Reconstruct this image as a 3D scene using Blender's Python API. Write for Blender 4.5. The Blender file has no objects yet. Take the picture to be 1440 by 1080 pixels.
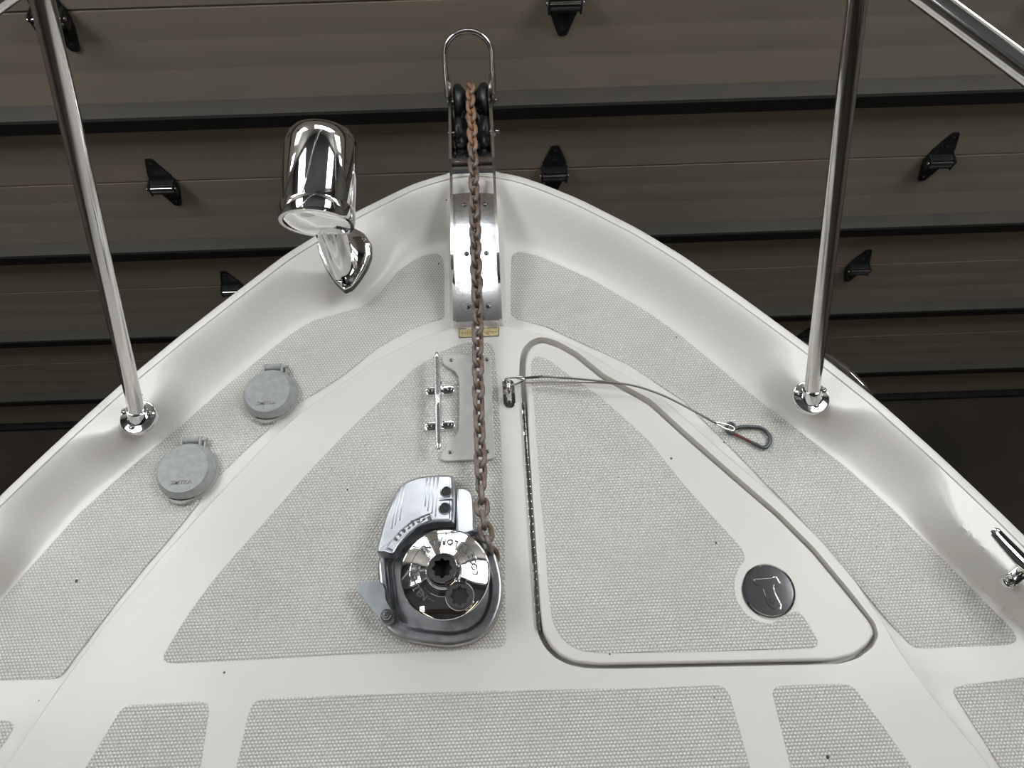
import bpy, bmesh, math, random
import numpy as np
from mathutils import Vector, Matrix, geometry
random.seed(7); np.random.seed(7)
PI = math.pi
S = bpy.context.scene
COL = S.collection

# ------------------------------------------------------------------ camera
F, H = 1040.0, 1.10            # focal length in pixels of the 1440 frame, camera height above the side deck
_d = np.array([12 / F, 471 / F, 1.0]); _d /= np.linalg.norm(_d)
_u = -_d
_g = np.array([(605 - 720) / F, -2292 / F, 1.0]); _g -= _u * (_g @ _u); _g /= np.linalg.norm(_g)
_r = np.cross(_g, _u)
M = np.stack([_r, _g, _u], 1)                    # world -> camera (x right, y down, z forward)
cam = bpy.data.objects.new('camera', bpy.data.cameras.new('camera')); COL.objects.link(cam)
rot = Matrix([[float(v) for v in row] for row in (M.T @ np.diag([1, -1, -1]))])
cam.matrix_world = Matrix.Translation((0, 0, H)) @ rot.to_4x4()
cam.data.sensor_width = 36; cam.data.lens = 36 * F / 1440; cam.data.clip_start = 0.02
S.camera = cam

def ray(px, py): return M.T @ np.array([(px - 720) / F, (py - 540) / F, 1.0])
def P(px, py, z=0.0):
    v = ray(px, py); return Vector(np.array([0, 0, H]) + v * ((z - H) / v[2]))
DOOR_D, DOOR_PHI = 1.27, 0.013
def PD(px, py, off=0.0):
    v = ray(px, py); n = np.array([math.sin(DOOR_PHI), math.cos(DOOR_PHI), 0])
    return Vector(np.array([0, 0, H]) + v * ((DOOR_D - off) / (v @ n)))
XC = -0.040                     # the boat's centreline

# ------------------------------------------------------------------ world, lights, exposure
W = bpy.data.worlds.new('world'); S.world = W; W.use_nodes = True
W.node_tree.nodes['Background'].inputs[0].default_value = (0.92, 0.95, 1.0, 1)
W.node_tree.nodes['Background'].inputs[1].default_value = 0.55
def area(name, loc, target, sx, sy, power, col):
    l = bpy.data.lights.new(name, 'AREA'); l.shape = 'RECTANGLE'; l.size = sx; l.size_y = sy
    l.energy = power; l.color = col
    o = bpy.data.objects.new(name, l); COL.objects.link(o); o.location = loc
    o.rotation_euler = (Vector(target) - Vector(loc)).to_track_quat('-Z', 'Y').to_euler()
    return o
area('ceiling_light', (-1.5, -1.9, 2.10), (-1.5, -1.9, 0), 0.25, 1.8, 6, (1.0, 0.86, 0.68))
area('ceiling_light', (1.5, -1.9, 2.10), (1.5, -1.9, 0), 0.25, 1.8, 7, (1.0, 0.84, 0.64))
PANE_STRENGTH = 8.5
SKY_STRENGTH = 9.0
S.view_settings.view_transform = 'Standard'; S.view_settings.look = 'None'
S.view_settings.gamma = 1; S.view_settings.use_curve_mapping = False
S.view_settings.exposure = 0.04

# ------------------------------------------------------------------ materials
def mat(name, col, rough=0.5, metal=0.0, coat=0.0, emit=None, noise=None, bump=None, spec=None):
    m = bpy.data.materials.new(name); m.use_nodes = True; nt = m.node_tree
    b = nt.nodes['Principled BSDF']
    b.inputs['Base Color'].default_value = (*col, 1); b.inputs['Roughness'].default_value = rough
    b.inputs['Metallic'].default_value = metal; b.inputs['Coat Weight'].default_value = coat
    b.inputs['Coat Roughness'].default_value = 0.08
    if spec is not None: b.inputs['Specular IOR Level'].default_value = spec
    if emit: b.inputs['Emission Color'].default_value = (*col, 1); b.inputs['Emission Strength'].default_value = emit
    tc = nt.nodes.new('ShaderNodeTexCoord')
    if noise:                       # (scale, second colour, lo, hi)
        n = nt.nodes.new('ShaderNodeTexNoise'); n.inputs['Scale'].default_value = noise[0]; n.inputs['Detail'].default_value = 6
        r = nt.nodes.new('ShaderNodeValToRGB'); r.color_ramp.elements[0].position = noise[2]; r.color_ramp.elements[1].position = noise[3]
        r.color_ramp.elements[0].color = (*col, 1); r.color_ramp.elements[1].color = (*noise[1], 1)
        nt.links.new(tc.outputs['Object'], n.inputs['Vector']); nt.links.new(n.outputs[0], r.inputs[0]); nt.links.new(r.outputs[0], b.inputs['Base Color'])
    if bump:                        # (scale, strength, distance)
        n = nt.nodes.new('ShaderNodeTexNoise'); n.inputs['Scale'].default_value = bump[0]; n.inputs['Detail'].default_value = 5
        u = nt.nodes.new('ShaderNodeBump'); u.inputs['Strength'].default_value = bump[1]; u.inputs['Distance'].default_value = bump[2]
        nt.links.new(tc.outputs['Object'], n.inputs['Vector']); nt.links.new(n.outputs[0], u.inputs['Height']); nt.links.new(u.outputs[0], b.inputs['Normal'])
    return m
def vmath(nt, op, a, b=None):
    n = nt.nodes.new('ShaderNodeMath'); n.operation = op
    for i, v in enumerate((a, b)):
        if v is None: continue
        if hasattr(v, 'links') or hasattr(v, 'is_output'): nt.links.new(v, n.inputs[i])
        else: n.inputs[i].default_value = v
    return n.outputs[0]
def specks(nt, base_socket, b, scale=42.0, thr=0.055, dark=(0.05, 0.045, 0.04)):
    """small black debris specks lying on the gelcoat, sparse"""
    tc = nt.nodes.new('ShaderNodeTexCoord')
    v = nt.nodes.new('ShaderNodeTexVoronoi'); v.inputs['Scale'].default_value = scale; v.inputs['Randomness'].default_value = 1
    nt.links.new(tc.outputs['Object'], v.inputs['Vector'])
    sep = nt.nodes.new('ShaderNodeSeparateColor'); nt.links.new(v.outputs['Color'], sep.inputs[0])
    size = vmath(nt, 'MULTIPLY', vmath(nt, 'MAXIMUM', vmath(nt, 'SUBTRACT', sep.outputs[0], 0.82), 0.0), 0.5)
    hit = vmath(nt, 'LESS_THAN', v.outputs['Distance'], size)
    mx = nt.nodes.new('ShaderNodeMix'); mx.data_type = 'RGBA'
    nt.links.new(hit, mx.inputs['Factor'])
    if base_socket is not None: nt.links.new(base_socket, mx.inputs['A'])
    else: mx.inputs['A'].default_value = b.inputs['Base Color'].default_value
    mx.inputs['B'].default_value = (*dark, 1)
    nt.links.new(mx.outputs['Result'], b.inputs['Base Color'])
def gelcoat():
    m = mat('gelcoat', (0.76, 0.742, 0.70), 0.40, coat=0.10, noise=(5, (0.72, 0.70, 0.652), 0.35, 0.75), bump=(900, 0.04, 0.0003))
    nt = m.node_tree; b = nt.nodes['Principled BSDF']; s = b.inputs['Base Color'].links[0].from_socket
    specks(nt, s, b); return m
def nonskid():
    m = mat('nonskid', (0.66, 0.65, 0.62), 0.42); nt = m.node_tree; b = nt.nodes['Principled BSDF']
    tc = nt.nodes.new('ShaderNodeTexCoord'); sx = nt.nodes.new('ShaderNodeSeparateXYZ'); nt.links.new(tc.outputs['Object'], sx.inputs[0])
    a = 4 * PI / (math.sqrt(3) * 0.0049)
    X, Y = sx.outputs[0], sx.outputs[1]
    c1 = vmath(nt, 'COSINE', vmath(nt, 'MULTIPLY', Y, a))
    x2, y2 = vmath(nt, 'MULTIPLY', X, a * math.sqrt(3) / 2), vmath(nt, 'MULTIPLY', Y, a / 2)
    c2 = vmath(nt, 'COSINE', vmath(nt, 'ADD', x2, y2)); c3 = vmath(nt, 'COSINE', vmath(nt, 'SUBTRACT', x2, y2))
    h = vmath(nt, 'ADD', vmath(nt, 'ADD', c1, c2), c3)          # -1.5 .. 3
    hn = vmath(nt, 'MULTIPLY', vmath(nt, 'ADD', h, 1.5), 1 / 4.5)
    u = nt.nodes.new('ShaderNodeBump'); u.inputs['Strength'].default_value = 1.0; u.inputs['Distance'].default_value = 0.0013
    nt.links.new(hn, u.inputs['Height']); nt.links.new(u.outputs[0], b.inputs['Normal'])
    r = nt.nodes.new('ShaderNodeValToRGB'); r.color_ramp.elements[0].position = 0.0; r.color_ramp.elements[1].position = 0.45
    r.color_ramp.elements[0].color = (0.46, 0.45, 0.42, 1); r.color_ramp.elements[1].color = (0.79, 0.78, 0.745, 1)   # darker between the knobs
    nt.links.new(hn, r.inputs[0])
    n = nt.nodes.new('ShaderNodeTexNoise'); n.inputs['Scale'].default_value = 9; n.inputs['Detail'].default_value = 4
    nt.links.new(tc.outputs['Object'], n.inputs['Vector'])
    r2 = nt.nodes.new('ShaderNodeValToRGB'); r2.color_ramp.elements[0].position = 0.3; r2.color_ramp.elements[1].position = 0.7
    r2.color_ramp.elements[0].color = (0.93, 0.92, 0.90, 1); r2.color_ramp.elements[1].color = (1, 1, 0.99, 1)
    nt.links.new(n.outputs[0], r2.inputs[0])
    mx = nt.nodes.new('ShaderNodeMix'); mx.data_type = 'RGBA'; mx.blend_type = 'MULTIPLY'; mx.inputs['Factor'].default_value = 1
    nt.links.new(r.outputs[0], mx.inputs['A']); nt.links.new(r2.outputs[0], mx.inputs['B'])
    specks(nt, mx.outputs['Result'], b, 30.0); return m
GEL, SKID = gelcoat(), nonskid()
CHROME = mat('chrome', (0.80, 0.80, 0.81), 0.05, 1.0)
SATIN = mat('satin_chrome', (0.82, 0.82, 0.83), 0.24, 1.0)
STEEL = mat('polished_stainless', (0.74, 0.73, 0.71), 0.13, 1.0, bump=(600, 0.03, 0.0002))
SCREWM = mat('screw_steel', (0.36, 0.35, 0.34), 0.25, 1.0)
PLATE = mat('worn_stainless_plate', (0.68, 0.69, 0.71), 0.10, 1.0, noise=(160, (0.50, 0.53, 0.58), 0.5, 0.72), bump=(240, 0.06, 0.0004))
ALU = mat('polished_aluminium', (0.60, 0.62, 0.65), 0.33, 1.0, noise=(45, (0.50, 0.53, 0.57), 0.45, 0.75), bump=(90, 0.012, 0.0005))
ALU_DARK = mat('dull_aluminium', (0.50, 0.51, 0.53), 0.36, 1.0, noise=(60, (0.34, 0.34, 0.34), 0.45, 0.7), bump=(120, 0.04, 0.0008))
LETTER = mat('matt_grey_lettering', (0.13, 0.13, 0.135), 0.55, 0.0)  # one even matt grey that stands out from the metal
HOLE_SHADE = mat('painted_hole_shade', (0.012, 0.012, 0.013), 0.6)  # near-black: the shade inside small holes, put into the colour
RUBBER = mat('black_rubber', (0.018, 0.02, 0.022), 0.36, noise=(90, (0.05, 0.055, 0.06), 0.5, 0.7), bump=(150, 0.25, 0.001))
RUST = mat('rusty_chain_steel', (0.25, 0.215, 0.185), 0.5, 0.3, noise=(60, (0.17, 0.10, 0.07), 0.42, 0.68), bump=(500, 0.5, 0.0008))
RUST_HOT = mat('orange_rust', (0.33, 0.25, 0.20), 0.6, 0.2, noise=(80, (0.36, 0.18, 0.09), 0.4, 0.65), bump=(500, 0.5, 0.0008))
GREYPL = mat('grey_weathered_plastic', (0.33, 0.345, 0.345), 0.5, noise=(120, (0.40, 0.41, 0.405), 0.4, 0.65), bump=(300, 0.12, 0.0005))
GREYRIM = mat('grey_plastic_rim', (0.40, 0.395, 0.38), 0.5, bump=(300, 0.1, 0.0005))
WHITEPL = mat('white_plastic', (0.62, 0.615, 0.585), 0.45, noise=(10, (0.56, 0.55, 0.52), 0.35, 0.7))
GROUT = mat('seam_sealant', (0.30, 0.29, 0.27), 0.7)
GASKET = mat('orange_stained_gasket', (0.30, 0.17, 0.07), 0.7)
YELLOW = mat('yellow_label', (0.62, 0.47, 0.18), 0.45, noise=(200, (0.68, 0.58, 0.34), 0.4, 0.6))
INK = mat('black_print', (0.03, 0.03, 0.03), 0.5)
GLASS = mat('lamp_glass', (0.95, 0.96, 0.97), 0.02); GLASS.node_tree.nodes['Principled BSDF'].inputs['Transmission Weight'].default_value = 1.0
REFL = mat('lamp_reflector', (0.9, 0.9, 0.89), 0.3, 1.0)
WIRE = mat('wire_rope', (0.30, 0.29, 0.28), 0.3, 0.9, bump=(2500, 0.5, 0.0004))
WIRE_OLD = mat('coated_wire_rope', (0.42, 0.38, 0.34), 0.45, 0.2, bump=(1800, 0.6, 0.0005))
SNAP = mat('dark_grey_snap_hook', (0.10, 0.115, 0.12), 0.35, 0.8)
SNAPRED = mat('rusty_red_gate', (0.16, 0.06, 0.045), 0.5, 0.4)
HINGEM = mat('dark_door_hinge', (0.045, 0.05, 0.05), 0.42, 0.6, noise=(60, (0.09, 0.095, 0.095), 0.5, 0.8))
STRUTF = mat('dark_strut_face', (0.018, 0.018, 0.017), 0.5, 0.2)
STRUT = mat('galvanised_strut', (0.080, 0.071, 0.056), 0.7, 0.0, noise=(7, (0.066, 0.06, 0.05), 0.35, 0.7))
CONC = mat('concrete_floor', (0.055, 0.043, 0.034), 0.85, noise=(2.5, (0.03, 0.025, 0.02), 0.35, 0.7))
WALLM = mat('garage_wall', (0.24, 0.22, 0.19), 0.8)
CEILM = mat('garage_ceiling', (0.22, 0.225, 0.235), 0.85, noise=(1.2, (0.18, 0.185, 0.195), 0.4, 0.6))
BEAM = mat('dark_ceiling_joist', (0.06, 0.05, 0.04), 0.8)
SKYL = mat('translucent_roof_panel', (0.96, 0.98, 1.0), 0.3, emit=SKY_STRENGTH)
PANE = mat('daylit_window_pane', (0.93, 0.97, 1.0), 0.3, emit=PANE_STRENGTH)
FRAME = mat('window_frame', (0.20, 0.19, 0.17), 0.5)
def door_mat():
    m = mat('beige_steel_door_skin', (0.43, 0.37, 0.285), 0.5, noise=(1.6, (0.385, 0.34, 0.275), 0.3, 0.7)); nt = m.node_tree; b = nt.nodes['Principled BSDF']
    tc = nt.nodes.new('ShaderNodeTexCoord'); mp = nt.nodes.new('ShaderNodeMapping'); mp.inputs['Scale'].default_value = (6, 6, 160)
    n = nt.nodes.new('ShaderNodeTexNoise'); n.inputs['Scale'].default_value = 1.0; n.inputs['Detail'].default_value = 3
    u = nt.nodes.new('ShaderNodeBump'); u.inputs['Strength'].default_value = 0.25; u.inputs['Distance'].default_value = 0.0008
    nt.links.new(tc.outputs['Object'], mp.inputs[0]); nt.links.new(mp.outputs[0], n.inputs['Vector']); nt.links.new(n.outputs[0], u.inputs['Height']); nt.links.new(u.outputs[0], b.inputs['Normal'])
    return m
DOORM = door_mat()

# ------------------------------------------------------------------ helpers
def tag(o, label=None, cat=None, group=None, kind=None):
    for k, v in (('label', label), ('category', cat), ('group', group), ('kind', kind)):
        if v: o[k] = v
    return o
def empty(name, loc, label=None, cat=None, group=None):
    o = bpy.data.objects.new(name, None); o.location = loc; o.empty_display_size = 0.02; COL.objects.link(o)
    return tag(o, label, cat, group)
def finish(me, smooth, angle):
    if smooth:
        me.polygons.foreach_set('use_smooth', [True] * len(me.polygons))
        me.set_sharp_from_angle(angle=math.radians(angle))
def obj(name, bm, m, parent=None, smooth=True, angle=35, recalc=True, kind=None, label=None):
    if recalc: bmesh.ops.recalc_face_normals(bm, faces=bm.faces)
    me = bpy.data.meshes.new(name); bm.to_mesh(me); bm.free()
    mats = m if isinstance(m, (list, tuple)) else [m]
    for q in mats: me.materials.append(q)
    finish(me, smooth, angle)
    o = bpy.data.objects.new(name, me); COL.objects.link(o)
    if smooth and name != 'deck' and any(len(p.vertices) > 24 for p in me.polygons):
        w_ = o.modifiers.new('weighted', 'WEIGHTED_NORMAL'); w_.keep_sharp = True; w_.weight = 100
    if parent is not None: put(o, parent)
    return tag(o, label=label, kind=kind)
def put(o, parent):
    """meshes are built in world coordinates; keep them in place under a parent that stands elsewhere"""
    T = Matrix.Identity(4); q = parent
    while q is not None: T = Matrix.Translation(q.location) @ T; q = q.parent
    o.data.transform(T.inverted()); o.parent = parent
def origin_to(o, loc):
    o.data.transform(Matrix.Translation(-Vector(loc))); o.location = loc; return o
def B(): return bmesh.new()
def setmat(bm, start, idx):
    bm.faces.ensure_lookup_table()
    for i in range(start, len(bm.faces)): bm.faces[i].material_index = idx
def box(bm, c, s, R=None, bevel=0.0):
    v = bmesh.ops.create_cube(bm, size=1.0)['verts']
    bmesh.ops.scale(bm, vec=s, verts=v)
    if bevel:
        es = list({e for w in v for e in w.link_edges})
        r = bmesh.ops.bevel(bm, geom=es, offset=bevel, segments=2, affect='EDGES', profile=0.5); v = list({w for f_ in r['faces'] for w in f_.verts} | {w for w in v if w.is_valid})
    if R is not None: bmesh.ops.rotate(bm, verts=v, matrix=R)
    bmesh.ops.translate(bm, vec=c, verts=v)
def basis(axis, hint=(0, 0, 1)):
    z = Vector(axis).normalized(); h = Vector(hint)
    if abs(z.dot(h.normalized())) > 0.95: h = Vector((0, 1, 0))
    x = h.cross(z).normalized(); y = z.cross(x)
    return Matrix((x, y, z)).transposed()
def lathe(bm, prof, c, axis=(0, 0, 1), seg=40, cap0=True, cap1=True):
    R = basis(axis); c = Vector(c); rings = []
    for r, h in prof:
        rings.append([bm.verts.new(c + R @ Vector((r * math.cos(2 * PI * k / seg), r * math.sin(2 * PI * k / seg), h))) for k in range(seg)])
    for a, b in zip(rings, rings[1:]):
        for k in range(seg): bm.faces.new((a[k], a[(k + 1) % seg], b[(k + 1) % seg], b[k]))
    if cap0 and prof[0][0] > 1e-6: bm.faces.new(rings[0][::-1])
    if cap1 and prof[-1][0] > 1e-6: bm.faces.new(rings[-1])
def tube(bm, pts, r, seg=12, closed=False, cap=True):
    pts = [Vector(p) for p in pts]; n = len(pts); rings = []; prev = None
    for i, p in enumerate(pts):
        if closed: t = pts[(i + 1) % n] - pts[i - 1]
        else: t = pts[min(i + 1, n - 1)] - pts[max(i - 1, 0)]
        t.normalize()
        if prev is None:
            h = Vector((0, 0, 1)) if abs(t.z) < 0.9 else Vector((1, 0, 0)); x = h.cross(t).normalized()
        else: x = (prev - t * prev.dot(t)).normalized()
        prev = x; y = t.cross(x); rr = r[i] if isinstance(r, (list, tuple)) else r
        rings.append([bm.verts.new(p + (x * math.cos(2 * PI * k / seg) + y * math.sin(2 * PI * k / seg)) * rr) for k in range(seg)])
    for i in range(n if closed else n - 1):
        a, b = rings[i], rings[(i + 1) % n]
        off = 0
        if closed and i == n - 1: off = min(range(seg), key=lambda s: (b[s].co - a[0].co).length)
        for k in range(seg): bm.faces.new((a[k], a[(k + 1) % seg], b[(k + 1 + off) % seg], b[(k + off) % seg]))
    if cap and not closed: bm.faces.new(rings[0][::-1]); bm.faces.new(rings[-1])
def catmull(pts, n=8, closed=False):
    pts = [Vector(p) for p in pts]; out = []; m = len(pts)
    for i in range(m if closed else m - 1):
        if closed: p0, p1, p2, p3 = pts[i - 1], pts[i], pts[(i + 1) % m], pts[(i + 2) % m]
        else: p0, p1, p2, p3 = pts[max(i - 1, 0)], pts[i], pts[i + 1], pts[min(i + 2, m - 1)]
        for k in range(n):
            t = k / n
            out.append(0.5 * ((2 * p1) + (p2 - p0) * t + (2 * p0 - 5 * p1 + 4 * p2 - p3) * t * t + (3 * p1 - p0 - 3 * p2 + p3) * t ** 3))
    if not closed: out.append(pts[-1])
    return out
def resample(a, step, closed=False):
    a = np.asarray(a, float)
    if closed: a = np.vstack([a, a[:1]])
    s = np.concatenate([[0], np.cumsum(np.linalg.norm(np.diff(a, axis=0), axis=1))])
    n = max(4, int(round(s[-1] / step)))
    t = np.linspace(0, s[-1], n + 1)
    if closed: t = t[:-1]
    return np.stack([np.interp(t, s, a[:, k]) for k in range(a.shape[1])], 1)
def gauss(a, sig, closed=False):
    """smooth an evenly sampled line by a gaussian of sig samples (ends stay)"""
    k = int(3 * sig) + 1; w = np.exp(-0.5 * (np.arange(-k, k + 1) / sig) ** 2); w /= w.sum()
    if closed: p = np.vstack([a[-k:], a, a[:k]])
    else: p = np.vstack([2 * a[0] - a[k:0:-1], a, 2 * a[-1] - a[-2:-k - 2:-1]])
    return np.stack([np.convolve(p[:, c], w, 'valid') for c in range(a.shape[1])], 1)
def xy(pix, z): return np.array([P(x, y, z)[:2] for x, y in pix])
def outline(pix, z, rad=0.004, step=0.002):
    return gauss(resample(xy(pix, z), step, True), max(rad / step, 0.01), True)
def line(pix, z, rad=0.015, step=0.003):
    return gauss(resample(xy(pix, z), step), rad / step)
def area2(a): return 0.5 * np.sum(a[:, 0] * np.roll(a[:, 1], -1) - np.roll(a[:, 0], -1) * a[:, 1])
def offset(a, dist):
    """inset (positive) a closed outline"""
    t = np.roll(a, -1, 0) - np.roll(a, 1, 0); t /= np.linalg.norm(t, axis=1)[:, None] + 1e-12
    n = np.stack([-t[:, 1], t[:, 0]], 1)
    if area2(a) < 0: n = -n
    return a + n * dist
def slab(bm, a, rings, cap_bottom=False, cap_top=True, zf=None):
    """rings of (inset, z) from the bottom of the side to the top, top closed"""
    loops = []
    for o_, z in rings:
        q = offset(a, o_) if o_ else a
        loops.append([bm.verts.new((p[0], p[1], z if zf is None else z + zf(p[0], p[1]))) for p in q])
    n = len(a)
    for u, v in zip(loops, loops[1:]):
        for k in range(n): bm.faces.new((u[k], u[(k + 1) % n], v[(k + 1) % n], v[k]))
    if cap_top: bm.faces.new(loops[-1])
    if cap_bottom: bm.faces.new(loops[0][::-1])
    return loops
def segdist(p, a):
    """distance of points p to polyline a (open)"""
    best = np.full(len(p), 1e9)
    for i in range(len(a) - 1):
        q, v = a[i], a[i + 1] - a[i]; L = v @ v
        if L < 1e-14: continue
        t = np.clip(((p - q) @ v) / L, 0, 1); dd = (p - q) - t[:, None] * v
        best = np.minimum(best, (dd * dd).sum(1))
    return np.sqrt(best)
def inside(p, a):
    c = np.zeros(len(p), bool); x, y = p[:, 0], p[:, 1]
    for i in range(len(a)):
        x1, y1 = a[i]; x2, y2 = a[(i + 1) % len(a)]
        if y1 == y2: continue
        m = ((y1 > y) != (y2 > y)) & (x < (x2 - x1) * (y - y1) / (y2 - y1) + x1); c ^= m
    return c
def sdist(p, a):
    d = segdist(p, np.vstack([a, a[:1]])); return np.where(inside(p, a), d, -d)
def sstep(t): t = np.clip(t, 0, 1); return t * t * (3 - 2 * t)
def screw(parent, loc, r=0.0035, axis=(0, 0, 1), name='screw', ang=None, cup=False, m=None):
    """pan head screw, its cross recess drawn as near-black bars"""
    bm = B(); R = basis(axis); c = Vector(loc); h = r * 0.55; seg = 20
    lathe(bm, [(r, -0.0006), (r, h * 0.25), (r * 0.9, h * 0.6), (r * 0.66, h * 0.9), (r * 0.45, h), (0.0, h)], c, axis, seg, cap0=True, cap1=False)
    n0 = len(bm.faces); ang = random.random() * PI if ang is None else ang
    for k in range(2):
        Q = R @ Matrix.Rotation(ang + k * PI / 2, 3, 'Z')
        box(bm, c + R @ Vector((0, 0, h * 0.82)), (r * 1.05, r * 0.24, h * 0.5), Q)
    setmat(bm, n0, 1)
    return obj(name, bm, [m or SCREWM, HOLE_SHADE], parent)
def glyph(ch, size, depth):
    c = bpy.data.curves.new('t', 'FONT'); c.body = ch; c.size = size; c.extrude = depth; c.align_x = 'CENTER'; c.resolution_u = 2; c.offset = size * 0.012
    o = bpy.data.objects.new('t', c); COL.objects.link(o)
    dg = bpy.context.evaluated_depsgraph_get(); me = bpy.data.meshes.new_from_object(o.evaluated_get(dg))
    bpy.data.objects.remove(o); return me
def arc_text(bm, text, c, rad, a0, pitch, size, depth, tilt=0.0):
    """letters on a circle round c read counter-clockwise with their tops turned inwards; tilt leans them on a cone"""
    for i, ch in enumerate(text):
        if ch == ' ': continue
        a = a0 + pitch * i; me = glyph(ch, size, depth)
        e = Vector((math.cos(a), math.sin(a), 0)); up = (-e * math.cos(tilt) + Vector((0, 0, math.sin(tilt)))); right = Vector((-e.y, e.x, 0)); n = right.cross(up)
        R = Matrix((right, up, n)).transposed().to_4x4(); R.translation = Vector(c) + e * rad
        me.transform(R); bm.from_mesh(me); bpy.data.meshes.remove(me)
def flat_text(bm, text, c, right, up, size, depth, squash=1.0):
    me = glyph(text, size, depth); r = Vector(right).normalized(); u = Vector(up).normalized()
    R = Matrix((r * squash, u, r.cross(u))).transposed().to_4x4(); R.translation = Vector(c); me.transform(R); bm.from_mesh(me); bpy.data.meshes.remove(me)

# ================================================================== THE GARAGE
FLOOR_Z, CEIL_Z = -1.98, 2.20
def plane_box(name, lo, hi, m, kind='structure'):
    bm = B(); lo, hi = Vector(lo), Vector(hi); box(bm, (lo + hi) / 2, hi - lo); o = obj(name, bm, m, smooth=False); tag(o, kind=kind); return o
plane_box('floor', (-4, -5.6, FLOOR_Z - 0.1), (4, 1.9, FLOOR_Z), CONC)
plane_box('ceiling', (-4, -5.6, CEIL_Z), (4, 1.9, CEIL_Z + 0.1), CEILM)
plane_box('wall_left', (-4.1, -5.6, FLOOR_Z), (-4.0, 1.9, CEIL_Z), WALLM)
plane_box('wall_right', (4.0, -5.6, FLOOR_Z), (4.1, 1.9, CEIL_Z), WALLM)
for k in range(5): plane_box('trim_%d' % (k + 1), (-4, -4.9 + k * 1.2, CEIL_Z - 0.18), (4, -4.82 + k * 1.2, CEIL_Z), BEAM)
for k, (x0, x1, y0, y1) in enumerate(((-2.3, -1.3, 0.05, 1.25), (1.2, 2.2, 0.05, 1.25))):
    plane_box('window_%d' % (k + 1), (x0, y0, CEIL_Z - 0.012), (x1, y1, CEIL_Z - 0.002), SKYL)
plane_box('wall_front', (-4, 1.42, 1.12), (4, 1.60, CEIL_Z), WALLM)
plane_box('wall_front_left', (-4, 1.42, FLOOR_Z), (-2.5, 1.52, 1.12), WALLM)
plane_box('wall_front_right', (2.5, 1.42, FLOOR_Z), (4, 1.52, 1.12), WALLM)
plane_box('wall_back', (-4, -5.7, FLOOR_Z), (4, -5.6, CEIL_Z), WALLM)

# sectional overhead door: sections with joints, ribs, stiffening struts, hinges and, higher up, a row of windows
DR = Matrix.Rotation(-DOOR_PHI, 4, 'Z')
dn = Vector((math.sin(DOOR_PHI), math.cos(DOOR_PHI), 0))
door = empty('door_1', dn * DOOR_D); tag(door, kind='structure', label='beige sectional garage door ahead of the bow')
door.rotation_euler = (0, 0, -DOOR_PHI)
def dput(o): o.parent = door; return o
def dobj(name, bm, m, **k):
    o = obj(name, bm, m, **k); o.parent = door; return o
J = [-1.95, -1.38, -0.885, -0.39, 0.105, 0.60, 1.10]
HW = 2.6
def strip(bm, prof, x0, x1):
    """profile of (y, z) swept along x"""
    a = [bm.verts.new((x0, y, z)) for y, z in prof]; b = [bm.verts.new((x1, y, z)) for y, z in prof]
    for k in range(len(prof) - 1): bm.faces.new((a[k], b[k], b[k + 1], a[k + 1]))
    return a, b
for i in range(len(J) - 1):
    z0, z1 = J[i] + 0.0004, J[i + 1] - 0.0004
    if i == 5: continue
    bm = B(); pr = [(0.03, z0), (0.006, z0), (0.0, z0 + 0.006)]
    ribs = [z0 + (z1 - z0) * t for t in (0.14, 0.29, 0.71, 0.86)]
    for zr in ribs: pr += [(0, zr - 0.004), (0.0003, zr), (0, zr + 0.004)]
    pr += [(0, z1), (0.03, z1)]
    a, b = strip(bm, pr, -HW, HW); bm.faces.new(a); bm.faces.new(b[::-1]); bm.faces.new((a[0], a[-1], b[-1], b[0]))
    dobj('door_panel', bm, DOORM, angle=20)
# window section, above what the camera sees
z0, z1 = J[5] + 0.0015, J[6]
wx = [(-2.37 + k * 1.0, -2.37 + k * 1.0 + 0.70) for k in range(5)]
bm = B(); zlo, zhi = 0.71, 1.035
box(bm, (0, 0.015, (z0 + zlo) / 2), (2 * HW, 0.03, zlo - z0)); box(bm, (0, 0.015, (zhi + z1) / 2), (2 * HW, 0.03, z1 - zhi))
xs = [-HW] + [v for w in wx for v in w] + [HW]
for k in range(0, len(xs), 2): box(bm, ((xs[k] + xs[k + 1]) / 2, 0.015, (zlo + zhi) / 2), (xs[k + 1] - xs[k], 0.03, zhi - zlo))
dobj('window_section', bm, DOORM, smooth=False)
for a, b in wx:
    bm = B(); box(bm, ((a + b) / 2, 0.02, (zlo + zhi) / 2), (b - a, 0.004, zhi - zlo)); pane = dobj('window_pane', bm, PANE, smooth=False)
    bm = B()
    box(bm, ((a + b) / 2, 0.008, 0.778), (b - a, 0.014, 0.043))
    box(bm, ((a + b) / 2, 0.0081, (zlo + zhi) / 2), (0.03, 0.014, zhi - zlo)); dobj('muntin', bm, FRAME, smooth=False)
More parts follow.
